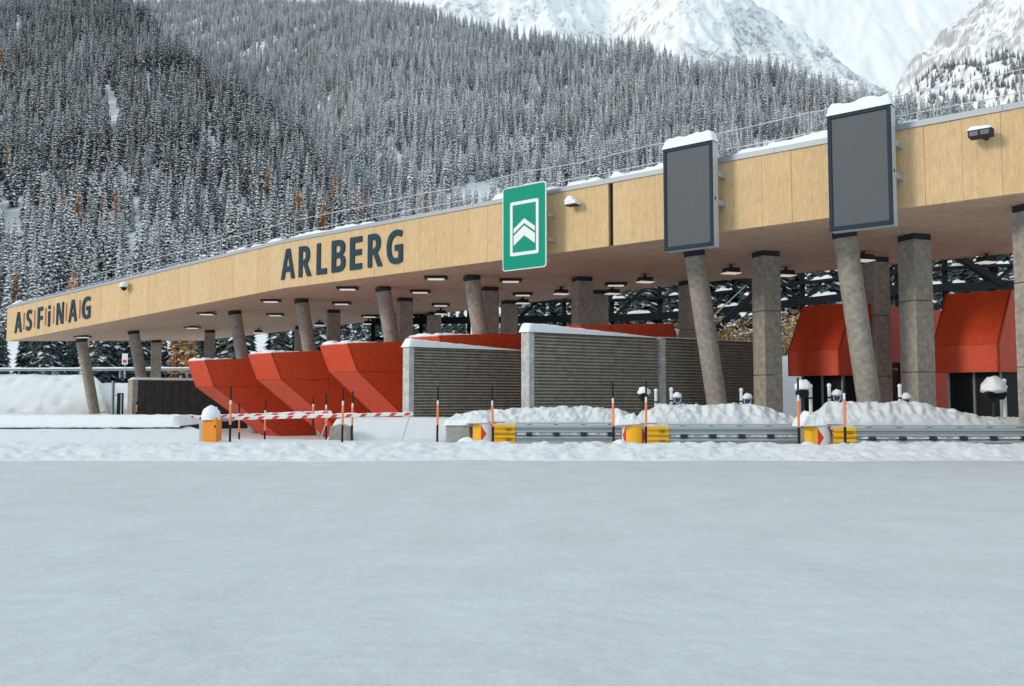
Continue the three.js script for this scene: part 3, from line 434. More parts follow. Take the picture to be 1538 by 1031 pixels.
{ // the dark boarded wall at far left
  const o = V(-23.35, 0, 55), t = thing('boarded_wall', 'dark boarded wall with snow on top, left of the red prows', 'wall', V(-23.35, 0.6, 55));
  part('end_post', prism([off(o, 0, -0.3, 0.4), off(o, 0, 0.3, 0.4), off(o, 0, 0.3, 3.26), off(o, 0, -0.3, 3.26)], lane.clone().multiplyScalar(0.3)), concrete, t);
  const r = rng(8); for (let i = 0; i < 22; i++) { const a = 0.31 + i * 0.5, j = 0.03 * r(); part('board', prism([off(o, a, 0.25 + j, 0.2), off(o, a + 0.48, 0.25 + j, 0.2), off(o, a + 0.48, 0.25 + j, 3.28), off(o, a, 0.25 + j, 3.28)], cross.clone().multiplyScalar(-0.1)), darkWall, t); }
  part('backing', prism([off(o, 0.31, 0.14, 0.2), off(o, 11.3, 0.14, 0.2), off(o, 11.3, 0.14, 3.27), off(o, 0.31, 0.14, 3.27)], cross.clone().multiplyScalar(-0.3)), black, t);
  part('snow_cap', snowOn([off(o, -0.05, 0.36, 3.27), off(o, 11.3, 0.32, 3.27), off(o, 11.3, -0.3, 3.27), off(o, -0.05, -0.34, 3.27)], 0.15, 4, 60, 8), snowCap, t);
}

// ---------------------------------------------------------------- islands: snow mounds, crash cushions, rails
function mound(label, x0, x1, d, top, prof, seed) {
  const t = thing('snow_topped_kerb', label, 'snow bank', V((x0 + x1) / 2, 0.7, d + 0.7), 'snow banks on the lane islands');
  part('snow_mound', gridGeo(220, 40, (a, b) => {
    const x = lerp(x0, x1, a), k = Math.sin(Math.PI * Math.min(1, b * 1.0)), e = pw(prof, a), h = e * (0.62 * Math.pow(Math.max(0, k), 0.42) + 0.38 * ss(0.15, 0.5, b) * ss(1, 0.6, b));
    const y = 1.18 + (top - 1.18) * h + (k > 0.02 ? (0.06 * fbm(x * 1.3 + seed, b * 2.5, 4) + 0.035 * Math.abs(n2(x * 2.6 + seed, b * 5)) - 0.06 * Math.max(0, n2b(x * 0.9 + seed, b * 3 + 2)) * ss(0.1, 0.3, b)) * (0.25 + e) : 0);
    return V(x, Math.max(1.08, y), d + 1.3 * b + 0.05 * n2(x * 1.2, seed) + 0.10 * n2b(x * 2.7, b * 3 + seed) * k);
  }, x1 - x0, 1.6), snowM, t);
  part('barrier', rbox((x0 + x1) / 2 + 0.1, 0.64, d + 0.75, x1 - x0 - 0.2, 1.16, 0.9, 0.05), concLight, t);
}
mound('long snow bank on concrete kerb, in front of tall ribbed wall', -2.1, 3.95, 28.3, 1.80, [[0, 0.25], [0.05, 0.62], [0.2, 0.8], [0.45, 0.92], [0.6, 1], [0.9, 0.95], [0.96, 0.7], [1, 0.1]], 1);
mound('snow bank at the foot of the square column', 3.65, 9.0, 26.9, 1.87, [[0, 0.1], [0.06, 0.7], [0.16, 0.98], [0.7, 1], [0.82, 0.75], [0.93, 0.45], [1, 0.1]], 9);
mound('biggest snow bank, at the foot of the right leaning post', 8.3, 16.5, 25.4, 1.94, [[0, 0.2], [0.05, 0.62], [0.1, 0.98], [0.42, 1], [0.56, 0.65], [0.66, 0.45], [1, 0.4]], 17);
function wbeam(a, b, hgt = 0.30) { // two-wave steel rail
  const prof = [[0, 0], [0.07, 0.06], [0.07, 0.10], [0.0, 0.14], [0.0, 0.17], [0.07, 0.21], [0.07, 0.25], [0, 0.30]].map(([z, y]) => [z, y * hgt / 0.30]);
  const P = prof.map(([z, y]) => V(a.x, a.y + y, -a.z - z)).concat([...prof].reverse().map(([z, y]) => V(a.x, a.y + y, -a.z - z + 0.012)));
  return prism(P, new THREE.Vector3().subVectors(b, a));
}
const chevTex = (() => { // red and white arrow on the yellow nose
  const c = document.createElement('canvas'); c.width = 256; c.height = 128; const g = c.getContext('2d');
  g.fillStyle = '#d8dadb'; g.fillRect(0, 0, 256, 128);
  g.fillStyle = '#f0b012'; g.fillRect(82, 0, 92, 128);
  g.fillStyle = '#d22a22';
  g.beginPath(); g.moveTo(82, 8); g.lineTo(50, 64); g.lineTo(82, 120); g.closePath(); g.fill();
  g.beginPath(); g.moveTo(174, 8); g.lineTo(206, 64); g.lineTo(174, 120); g.closePath(); g.fill();
  g.beginPath(); g.moveTo(0, 0); g.lineTo(24, 0); g.lineTo(0, 40); g.closePath(); g.fill(); g.beginPath(); g.moveTo(256, 0); g.lineTo(226, 0); g.lineTo(256, 50); g.closePath(); g.fill();
  g.beginPath(); g.moveTo(0, 128); g.lineTo(24, 128); g.lineTo(0, 88); g.closePath(); g.fill(); g.beginPath(); g.moveTo(256, 128); g.lineTo(226, 128); g.lineTo(256, 78); g.closePath(); g.fill();
  const t = new THREE.CanvasTexture(c); t.colorSpace = THREE.SRGBColorSpace; return t;
})();
const noseM = new THREE.MeshStandardMaterial({ map: chevTex, roughness: 0.5 });
function cushion(label, railLabel, x, d, xEnd, twist) {
  const y0 = 0.70, y1 = 1.30, t = thing('crash_cushion', label, 'crash cushion', V(x, 0.7, d), 'crash cushions at the lane islands');
  const g = new THREE.CylinderGeometry(0.36, 0.36, y1 - y0, 28, 1, true, -0.25, Math.PI * 1.18); g.rotateY(Math.PI * 1.32 + 0.35 - twist); g.translate(x + 0.34, (y0 + y1) / 2, -d - 0.33);
  part('nose', g, noseM, t);
  part('nose_lid', new THREE.CylinderGeometry(0.37, 0.37, 0.03, 28).translate(x + 0.34, y1 + 0.012, -d - 0.33), whiteM, t);
  part('lid_plate', rbox(x + 0.5, y1 + 0.04, d + 0.3, 0.95, 0.025, 0.62, 0.01), concrete, t);
  // yellow first bay with two waves and dark bolts
  part('yellow_rail', wbeam(V(x + 0.64, 0.99, d + 0.02), V(x + 1.27, 0.99, d + 0.02), 0.28), yellow, t);
  part('yellow_rail', wbeam(V(x + 0.64, 0.69, d + 0.02), V(x + 1.27, 0.69, d + 0.02), 0.28), yellow, t);
  for (const y of [0.83, 1.13]) part('bolt_plate', rbox(x + 1.08, y, d - 0.04, 0.14, 0.06, 0.03, 0.01), M([0.25, 0.17, 0.02], 0.6), t);
  part('snow_cap', snowOn([V(x - 0.22, y1 + 0.02, d - 0.12), V(x + 0.5, y1 + 0.05, d - 0.06), V(x + 0.5, y1 + 0.05, d + 0.75), V(x - 0.25, y1 + 0.0, d + 0.75)], (a) => 0.22 + 0.05 * Math.sin(a * 4), x, 20, 16, 0.5), snowCap, t);
  part('snow_heap', gridGeo(24, 16, (a, b) => { const q = a * 6.283, r = b * (0.3 + 0.06 * n2(Math.cos(q) + x, Math.sin(q))); return V(x - 0.16 + r * Math.cos(q) * 1.2, 0.66 + 0.25 * (1 - b * b) + 0.02 * n2(a * 9, b * 5 + x), d - 0.35 + r * Math.sin(q)); }), snowCap, t);
  const q = thing('guard_rail', railLabel, 'guard rail', V(x + 1.3, 0.7, d + 0.1), 'guard rails of the lane islands');
  for (const y of [1.0, 0.68]) part('rail_beam', wbeam(V(x + 1.28, y, d + 0.05), V(xEnd, y, d + 0.05), 0.27), galv, q);
  part('top_rail', bar(V(x + 1.28, 1.31, d + 0.12), V(xEnd, 1.31, d + 0.12), 0.14, 0.05), galv, q);
  for (let s = x + 1.7; s < xEnd - 0.2; s += 0.82) { part('post', rbox(s, 0.95, d + 0.2, 0.12, 0.72, 0.14, 0.01), coping, q); part('spacer', rbox(s, 0.98, d - 0.01, 0.2, 0.07, 0.08, 0.01), darkSteel, q); part('reflector', rbox(s + 0.4, 0.975, d - 0.01, 0.12, 0.03, 0.03, 0.005), M([0.55, 0.36, 0.15], 0.5), q); }
  part('snow_strip', snowOn([V(x + 1.3, 0.985, d + 0.0), V(xEnd, 0.985, d + 0.0), V(xEnd, 0.985, d + 0.14), V(x + 1.3, 0.985, d + 0.14)], (a) => 0.035 + 0.03 * n2(a * 26, x), x, 120, 4, 0.4), snowCap, q);
}
cushion('crash cushion with red arrow nose, leftmost of the three', 'guard rail in front of the tall ribbed wall', -1.18, 27.2, 3.3, 0.75);
cushion('crash cushion with red arrow nose, middle one of three', 'guard rail in front of the square column', 3.18, 25.6, 8.2, 0);
cushion('crash cushion with red arrow nose, rightmost of the three', 'guard rail running out at the right edge', 8.0, 24.3, 16.5, 0.8);

// ---------------------------------------------------------------- snow poles
{
  const rows = [[347, -8.75, 28.0, 0.70, 2.43, 'snow pole standing just right of the orange barrier box'], [361, -10.88, 36, 0.2, 1.9, 'thin short snow pole behind the left barrier booms'], [399, -9.32, 34, 0.3, 2.05, 'short snow pole before the first red prow'], [471, -7.06, 32, 1.0, 2.15, 'snow pole seen above the boom, first of the close pair left of the bank'], [491, -6.38, 31, 0.6, 2.25, 'snow pole at the tip of the upper barrier boom'],
    [515, -5.27, 28, 0.7, 2.4, 'left one of two snow poles close together before the third prow'], [529, -5.15, 29, 0.7, 2.3, 'right one of two snow poles close together before the third prow'], [657, -2.32, 28, 0.7, 2.42, 'snow pole alone in front of the low ribbed wall'], [740, -0.57, 26.95, 0.66, 2.42, 'snow pole beside the leftmost crash cushion'], [921, 2.93, 26, 0.66, 2.52, 'snow pole just left of the middle crash cushion'], [970, 3.75, 25.3, 0.66, 2.56, 'snow pole beside the middle crash cushion'], [1201, 7.66, 24.1, 0.66, 2.62, 'snow pole just left of the rightmost crash cushion'], [1268, 8.75, 23.7, 0.66, 2.68, 'snow pole beside the rightmost crash cushion'], [301, -10.9, 31.5, 0.5, 1.42, 'stub of an orange snow pole left of the orange barrier box'], [212, -22.5, 54, 1.0, 1.95, 'small orange marker pole at the dark boarded wall']];
  const lean = rng(77);
  for (const [, x, d, y0, y1, label] of rows) {
    const t = thing('snow_pole', label, 'snow pole', V(x, y0, d), 'snow poles'), r = y1 - y0 < 1 ? 0.040 : 0.035, h = y1 - y0, dx = (lean() - 0.5) * 0.06;
    const seg = (n, a, b, m, rr = r) => part(n, cyl(V(x + dx * a, y0 + h * a, d), V(x + dx * b, y0 + h * b, d), rr, rr, 10), m, t);
    seg('lower_band', 0, 0.32, black); seg('orange_band', 0.32, 0.68, orangeBand); seg('white_band', 0.68, 0.76, whiteM, r * 0.85); seg('top_band', 0.76, 1, black, r * 0.8);
  }
}
// ---------------------------------------------------------------- lifting barriers
{
  let t = thing('barrier_box', 'orange lifting barrier cabinet with a dome of snow on top', 'cabinet', V(-9.4, 0.65, 28));
  part('cabinet', rbox(-9.36, 1.06, 28.15, 0.46, 0.82, 0.4, 0.02, -0.12), orange, t);
  part('side_cover', rbox(-9.65, 1.04, 28.2, 0.12, 0.74, 0.34, 0.02, -0.12), galv, t);
  part('handle', rbox(-9.2, 1.2, 27.93, 0.04, 0.09, 0.03, 0.01), black, t);
  part('seam', rbox(-9.36, 1.35, 27.955, 0.40, 0.012, 0.01, 0.003), M([0.5, 0.15, 0.01], 0.6), t);
  const g = new THREE.SphereGeometry(1, 28, 14, 0, 6.29, 0, 1.75); { const p = g.attributes.position; for (let i = 0; i < p.count; i++) { const k = 1 + 0.08 * n2(p.getX(i) * 2, p.getY(i) * 2 + p.getZ(i)); p.setXYZ(i, p.getX(i) * 0.285 * k, p.getY(i) * 0.38 * k, p.getZ(i) * 0.27 * k); } g.computeVertexNormals(); g.translate(-9.4, 1.47, -28.15); }
  part('snow_cap', g, snowCap, t);
  const boom = (label, a, b, n, grp, strut) => {
    const q = thing('barrier_boom', label, 'barrier boom', a.clone(), 'red and white barrier booms');
    part('arm', bar(a, b, 0.06, 0.10), whiteM, q);
    for (let i = 0; i < n; i++) { const c = (i + 0.35) / n, p = a.clone().lerp(b, c), e = a.clone().lerp(b, c + 0.34 / n); const s = prism([p.clone().add(V(0.0, -0.045, -0.036)), e.clone().add(V(0.0, -0.045, -0.036)), e.clone().add(V(0.1, 0.045, -0.036)), p.clone().add(V(0.1, 0.045, -0.036))], V(0, 0, 0.008)); part('red_stripe', s, signRed, q); }
    part('snow_cap', snowOn([a.clone().add(V(0, 0.05, -0.03)), b.clone().add(V(0, 0.05, -0.03)), b.clone().add(V(0, 0.05, 0.03)), a.clone().add(V(0, 0.05, 0.03))], (u) => 0.025 + 0.02 * n2(u * 20, n), n, 80, 4, 0.3), snowCap, q);
    for (const s of strut) { const p = a.clone().lerp(b, s); part('pendant_strut', cyl(V(p.x - 0.24, 0.66, -p.z - 0.3), V(p.x, p.y - 0.03, -p.z), 0.018, 0.018, 6), galv, q); }
    return q;
  };
  boom('farther red and white barrier boom, its left end beyond the cabinet', V(-12.15, 1.38, 33), V(-6.6, 1.56, 33), 9, 'booms', [0.985]);
  const q = boom('nearer red and white barrier boom reaching from the orange cabinet', V(-9.1, 1.43, 28.35), V(-3.12, 1.585, 28.35), 13, 'booms', [0.985]);
  part('pivot', rbox(-9.0, 1.40, 28.35, 0.5, 0.1, 0.14, 0.03), coping, q);
}
{ // stub of concrete beside the gap
  const t = thing('concrete_block', 'small broken concrete block in the snow near the barrier booms', 'block', V(-5.4, 0.7, 30));
  const s = new THREE.Shape(); s.moveTo(-0.35, 0); s.lineTo(0.35, 0); s.lineTo(0.3, 0.4); s.lineTo(0.0, 0.5); s.lineTo(-0.28, 0.42); s.closePath();
  part('block', new THREE.ExtrudeGeometry(s, { depth: 0.4, bevelEnabled: true, bevelSize: 0.03, bevelThickness: 0.03, bevelSegments: 2 }).translate(-5.55, 0.72, -29.5), concrete, t);
  const q = thing('concrete_block', 'grey concrete kerb end beside the leftmost crash cushion', 'block', V(-1.9, 0.6, 28));
  part('block', rbox(-1.66, 0.98, 27.9, 0.75, 0.56, 0.5, 0.04), concLight, q);
  part('snow_cap', snowOn([V(-2.1, 1.25, 27.6), V(-1.2, 1.25, 27.6), V(-1.2, 1.25, 28.3), V(-2.1, 1.25, 28.3)], 0.16, 3, 16, 10), snowCap, q);
}
// ---------------------------------------------------------------- posts and signals on the islands
{
  const post = (x, d, y1, label) => { const y0 = 1.2, t = thing('lane_post', label, 'post', V(x, y0, d), 'pale posts on the lane islands'); part('shaft', cyl(V(x, y0, d), V(x, y1, d), 0.055, 0.05, 12), whiteM, t); const g = new THREE.SphereGeometry(0.065, 12, 8); g.scale(1, 1.1, 1); part('snow_cap', g.translate(x, y1 + 0.03, -d), snowCap, t); part('clamp', cyl(V(x, y1 - 0.35, d), V(x, y1 - 0.3, d), 0.062, 0.062, 12), darkSteel, t); };
  const at = (px, d) => (px - 769) / 1350 * d;
  for (const [px, d, y, l] of [[985, 28.6, 2.28, 'pale post just right of the snowy lamp by the wall joint'], [1008, 28.6, 2.32, 'second pale post right of the wall joint'], [1113, 28.6, 2.3, 'pale post between the leaning post and square column'], [1217, 27.0, 2.40, 'pale post beside the snow-capped lamp left of the right leaning post'], [1245, 27.0, 2.42, 'pale post just left of the right leaning post'], [1351, 26.9, 2.40, 'pale post in front of the red booth door'], [1508, 26.6, 2.55, 'pale post beside the black double lamp at right']]) post(at(px, d), d, y, l);
  const lump = (x, y, d, r, seed, sy = 1) => { const g = new THREE.SphereGeometry(1, 20, 14); const p = g.attributes.position; for (let i = 0; i < p.count; i++) { const k = 1 + 0.16 * n2(p.getX(i) * 1.6 + seed, p.getY(i) * 1.6 + p.getZ(i)); p.setXYZ(i, p.getX(i) * r * k, (p.getY(i) > 0 ? p.getY(i) * sy : p.getY(i) * 0.35) * r * k, p.getZ(i) * r * k); } g.computeVertexNormals(); return g.translate(x, y, -d); };
  const lamp = (px, d, y, r, double, label) => {
    const x = at(px, d), t = thing('signal_lamp', label, 'signal', V(x, 1.2, d), 'snow-capped signal lamps');
    part('stand', cyl(V(x, 1.1, d), V(x, y, d), 0.04, 0.04, 10), darkSteel, t);
    for (const s of double ? [-0.13, 0.13] : [0]) { const h = part('lamp_head', cyl(V(x + s, y, d - 0.2), V(x + s, y, d + 0.14), r * 0.75, r * 0.75, 18), black, t); part('lens', cyl(V(x + s, y, d - 0.215), V(x + s, y, d - 0.2), r * 0.55, r * 0.55, 18), glassM, h); }
    part('snow_cap', lump(x + 0.03, y + r * 0.7, d, r * (double ? 1.75 : 1.2), px, 1.1), snowCap, t);
  };
  lamp(966, 28.0, 2.12, 0.16, false, 'dark lamp under a lump of snow by the wall joint');
  lamp(1204, 26.6, 2.22, 0.20, false, 'lamp under a tall lump of snow below the left red booth');
  lamp(1491, 26.0, 2.17, 0.20, true, 'black double lamp under a big lump of snow at right');
  const disc = (px, d, y, label) => { const x = at(px, d), t = thing('lane_sign', label, 'sign', V(x, 1.2, d), 'small round lane signs'); part('stand', cyl(V(x, 1.1, d), V(x, y, d), 0.03, 0.03, 8), galv, t); part('disc', cyl(V(x, y, d - 0.03), V(x, y, d - 0.01), 0.105, 0.105, 24), M([0.02, 0.07, 0.20], 0.5), t); part('rim', new THREE.TorusGeometry(0.105, 0.014, 8, 28).translate(x, y, -d + 0.03), whiteM, t); part('snow_cap', lump(x, y + 0.10, d - 0.02, 0.15, px), snowCap, t); };
  disc(1017, 28.6, 2.02, 'small blue round sign under snow near the wall joint'); disc(1256, 27.0, 2.08, 'small blue round sign under snow beside the right leaning post'); disc(1122, 28.6, 1.98, 'small round snowy sign between leaning post and square column'); disc(1360, 26.9, 1.98, 'small round snowy sign below the red booth door');
  // roadside signal on a grey mast at far left
  const t = thing('traffic_signal', 'grey mast with a narrow black signal box beside leftmost leaning column', 'signal', V(-26.3, 0.8, 59.4));
  part('mast', cyl(V(-26.35, 0.7, 59.4), V(-26.35, 3.3, 59.4), 0.10, 0.10, 14), coping, t);
  part('signal_box', rbox(-25.85, 1.75, 59.4, 0.34, 1.5, 0.3, 0.04), black, t);
  part('panel', rbox(-25.72, 1.75, 59.24, 0.09, 1.4, 0.02, 0.005), galv, t);
  for (const y of [1.2, 2.35]) part('arm', bar(V(-26.3, y, 59.4), V(-25.9, y, 59.4), 0.06, 0.06), coping, t);
  const k = thing('roadside_sign', 'small white and red sign before the dark trees at left', 'sign', V(-33.6, 4.2, 78));
  part('stand', cyl(V(-33.6, 3.9, 78), V(-33.6, 5.7, 78), 0.05, 0.05, 8), galv, k); part('plate', rbox(-33.6, 5.6, 77.9, 0.5, 0.95, 0.04, 0.01), whiteM, k); part('red_mark', rbox(-33.6, 5.4, 77.87, 0.3, 0.25, 0.02, 0.005), signRed, k);
  // road edge rail on the left bank
  const w = thing('guard_rail', 'snowy guard rail along the road below the dark trees at left', 'guard rail', V(-45, 4.4, 80));
  part('rail_beam', wbeam(V(-75, 4.5, 80), V(-22, 4.7, 80), 0.22), galv, w);
  for (let i = 0; i < 18; i++) part('post', cyl(V(-74 + i * 3, 4.0, 80.2), V(-74 + i * 3, 4.7, 80.2), 0.07, 0.07, 6), coping, w);
  part('snow_cap', snowOn([V(-75, 4.71, 79.9), V(-22, 4.91, 79.9), V(-22, 4.91, 80.3), V(-75, 4.71, 80.3)], 0.12, 5, 120, 8), snowCap, w);
}
// ---------------------------------------------------------------- dark steel footbridge behind the station
{
  const gantryM = D_([0.014, 0.017, 0.021], 0.85);
  const t = thing('steel_gantry', 'black steel truss bridge with stairs, snow on its beams, behind the columns', 'bridge', V(9, 4, 56));
  const at = (px, y, d) => V((px - 769) / 1350 * d, y, d);
  const D = 57, xs = []; for (let px = 560; px <= 1720; px += 72) xs.push(px);
  const low = (px) => 7.0 + 1.6 * ss(900, 1500, px), up = (px) => 9.6 + 1.5 * ss(900, 1500, px);
  const r = rng(91);
  for (let i = 0; i < xs.length; i++) {
    const px = xs[i], d = D - 0.006 * (px - 560);
    part('post', bar(at(px, 2, d), at(px, up(px) + 2.2, d), 0.24, 0.24, new THREE.Vector3(1, 0, 0)), gantryM, t);
    if (i < xs.length - 1) {
      const q = xs[i + 1], e = D - 0.006 * (q - 560);
      for (const [f, w] of [[low, 0.42], [(x) => low(x) + 1.1, 0.18], [up, 0.36], [(x) => low(x) - 1.1, 0.22], [(x) => up(x) + 1.1, 0.14]]) {
        const a = at(px, f(px), d - 0.3), b = at(q, f(q), e - 0.3); part('beam', bar(a, b, 0.3, w), gantryM, t);
        if (r() < 0.75) { const s0 = r() * 0.4, s1 = s0 + 0.25 + r() * 0.35, h = w / 2 + 0.005, c0 = a.clone().lerp(b, s0), c1 = a.clone().lerp(b, s1); c0.y += h; c1.y += h; const z = new THREE.Vector3(0, 0, 0.16); part('beam_snow', snowOn([c0.clone().add(z), c1.clone().add(z), c1.clone().sub(z), c0.clone().sub(z)], 0.14, px, 14, 5, 0.6), snowCap, t); }
      }
      const da = i % 2 ? at(px, low(px), d - 0.2) : at(px, up(px), d - 0.2), db = i % 2 ? at(q, up(q), e - 0.2) : at(q, low(q), e - 0.2);
      part('diagonal', bar(da, db, 0.16, 0.16), gantryM, t);
      part('deck', prism([at(px, low(px) + 0.22, d), at(q, low(q) + 0.22, e), at(q, low(q) + 0.22, e + 3), at(px, low(px) + 0.22, d + 3)], new THREE.Vector3(0, -0.12, 0)), gantryM, t);
    }
  }
  // two stair flights
  for (const [p0, y0, p1, y1] of [[1075, 6.0, 1150, 8.6], [1090, 9.6, 1150, 8.2], [1430, 10.6, 1510, 8.6]]) { part('stair_stringer', bar(at(p0, y0, 51), at(p1, y1, 51), 0.5, 0.34), gantryM, t); part('stair_rail', bar(at(p0, y0 + 0.9, 51), at(p1, y1 + 0.9, 51), 0.06, 0.06), coping, t); }
}

// ---------------------------------------------------------------- trees
function spruce(seed, H, R, snowShare, whorls = 17, per = 7, frost = 0) {
  const r = rng(seed), P = [], C = [], dark = [0.040, 0.062, 0.066].map((c, i) => lerp(c, [0.48, 0.52, 0.54][i], frost)), dark2 = [0.070, 0.092, 0.090].map((c, i) => lerp(c, [0.58, 0.61, 0.62][i], frost)), sn = [0.86, 0.88, 0.90];
  const tri = (a, b, c, col) => { for (const p of [a, b, c]) { P.push(...p); C.push(...col); } };
  for (let i = 0; i < whorls; i++) {
    const f = i / (whorls - 1), y = H * (0.07 + 0.90 * Math.pow(f, 0.92)), rad = R * Math.pow(1 - f, 0.82) * (0.82 + 0.36 * r()) + 0.12;
    const nb = Math.max(4, Math.round(per - 2.5 * f)), ph = r() * 6.28;
    for (let k = 0; k < nb; k++) {
      const a = ph + (k + 0.7 * (r() - 0.5)) / nb * 6.283, len = rad * (0.7 + 0.5 * r()), dr = len * (0.28 + 0.35 * r()), ca = Math.cos(a), sa = Math.sin(a), w = 0.20 * len + 0.28 * (0.7 + 0.6 * r()), yy = y + (r() - 0.5) * H * 0.03;
      const pt = (t, side, lift) => [ca * len * t - sa * side, yy - dr * t * t + lift, sa * len * t + ca * side];
      const root = pt(0.0, 0, 0.15), mc = pt(0.58, 0, 0.14), ml = pt(0.55, w, -0.22 * w - 0.1), mr = pt(0.55, -w, -0.22 * w - 0.1), tip = pt(1, 0, -0.05), c = r() < 0.5 ? dark : dark2;
      tri(root, ml, mc, c); tri(root, mc, mr, c); tri(ml, tip, mc, c); tri(mc, tip, mr, c);
      if (r() < snowShare) { const g = 0.8 + 0.45 * r(), u = 0.10, s0 = pt(0.22, 0, 0.22 + u), sc = pt(0.62, 0, 0.14 + u), sl = pt(0.58, w * g, -0.12 * w + u), sr = pt(0.58, -w * g, -0.12 * w + u), st = pt(0.96, 0, 0.02 + u); tri(s0, sl, sc, sn); tri(s0, sc, sr, sn); tri(sl, st, sc, sn); tri(sc, st, sr, sn); }
    }
  }
  tri([0.16, H * 0.93, 0], [-0.1, H * 0.93, 0.13], [0, H * 1.02, 0], dark); tri([0.16, H * 0.93, 0], [0, H * 1.02, 0], [-0.1, H * 0.93, -0.13], dark);
  const g = new THREE.BufferGeometry(); g.setAttribute('position', new THREE.Float32BufferAttribute(P, 3)); g.setAttribute('color', new THREE.Float32BufferAttribute(C, 3)); g.computeVertexNormals(); return g;
}
function larch(seed, H, R) {
  const r = rng(seed), P = [], C = [];
  const tri = (a, b, c, col) => { for (const p of [a, b, c]) { P.push(...p); C.push(...col); } };
  for (let i = 0; i < 26; i++) {
    const f = i / 25, y = H * (0.16 + 0.83 * f), rad = R * Math.pow(1 - f, 0.75) * (0.6 + 0.6 * r()) + 0.15, nb = 6;
    for (let k = 0; k < nb; k++) {
      const a = r() * 6.283, len = rad * (0.6 + 0.6 * r()), ca = Math.cos(a), sa = Math.sin(a), w = 0.22 * len + 0.2, up = len * (0.05 + 0.2 * r()), j = r();
      const pt = (t, side, lift) => [ca * len * t - sa * side, y + up * t + lift, sa * len * t + ca * side], col = j < 0.14 ? [0.78, 0.80, 0.82] : [0.46 + 0.16 * j, 0.215 + 0.08 * j, 0.075];
      tri(pt(0, 0, 0), pt(0.6, w, -0.25), pt(1, 0, 0), col); tri(pt(0, 0, 0), pt(1, 0, 0), pt(0.6, -w, 0.2), col); tri(pt(0.3, 0, 0.1), pt(0.8, 0.1, 0.45), pt(0.9, -0.1, -0.4), col);
    }
  }
  const g = new THREE.BufferGeometry(); g.setAttribute('position', new THREE.Float32BufferAttribute(P, 3)); g.setAttribute('color', new THREE.Float32BufferAttribute(C, 3)); g.computeVertexNormals(); return g;
}
function shrub(seed) {
  const r = rng(seed), P = [], C = [];
  for (let i = 0; i < 2600; i++) { const a = r() * 6.28, q = Math.sqrt(r()), h = 3.4 * r() * (1.05 - 0.75 * q * q), x = Math.cos(a) * q * 2.2, z = Math.sin(a) * q * 2.2, j = r(), c = j < 0.22 ? [0.8, 0.82, 0.84] : j < 0.4 ? [0.12, 0.10, 0.08] : [0.48 + 0.15 * r(), 0.29 + 0.1 * r(), 0.11];
    for (let k = 0; k < 3; k++) { P.push(x + (r() - 0.5) * 0.26, h + (r() - 0.5) * 0.22, z + (r() - 0.5) * 0.26); C.push(...c); } }
  const g = new THREE.BufferGeometry(); g.setAttribute('position', new THREE.Float32BufferAttribute(P, 3)); g.setAttribute('color', new THREE.Float32BufferAttribute(C, 3)); g.computeVertexNormals(); return g;
}
const leafM = M([1, 1, 1], 0.95, { vertexColors: true, side: THREE.DoubleSide }), barkM = M([0.06, 0.05, 0.045], 0.9);
const kinds = [[0.66, 0.08], [0.82, 0.24], [0.94, 0.46], [1.0, 0.78], [1.0, 1.2]].map(([s, f], i) => [spruce(101 + i, 20, 2.7, s, 17, 7, f), spruce(201 + i, 20, 2.35, s, 19, 6, f)]);
const fine = [0.12, 0.3].map((s, i) => [spruce(301 + i, 20, 3.3, s, 40, 13), spruce(311 + i, 20, 2.9, s, 44, 12)]);
const trunkG = new THREE.CylinderGeometry(0.04, 0.26, 19.4, 7).translate(0, 9.7, 0), larchTrunk = new THREE.CylinderGeometry(0.03, 0.24, 18, 7).translate(0, 9, 0);
const pxOf = (x, y, d) => { const Y = y - 2, ca = 0.99795, sa = 0.06394, f = d * ca + Y * sa; return [769 + 1350 * x / f, 515.5 - 1350 * (Y * ca - d * sa) / f]; };
const roofLine = (px) => pw([[0, 455], [425, 357], [1538, 155]], px);
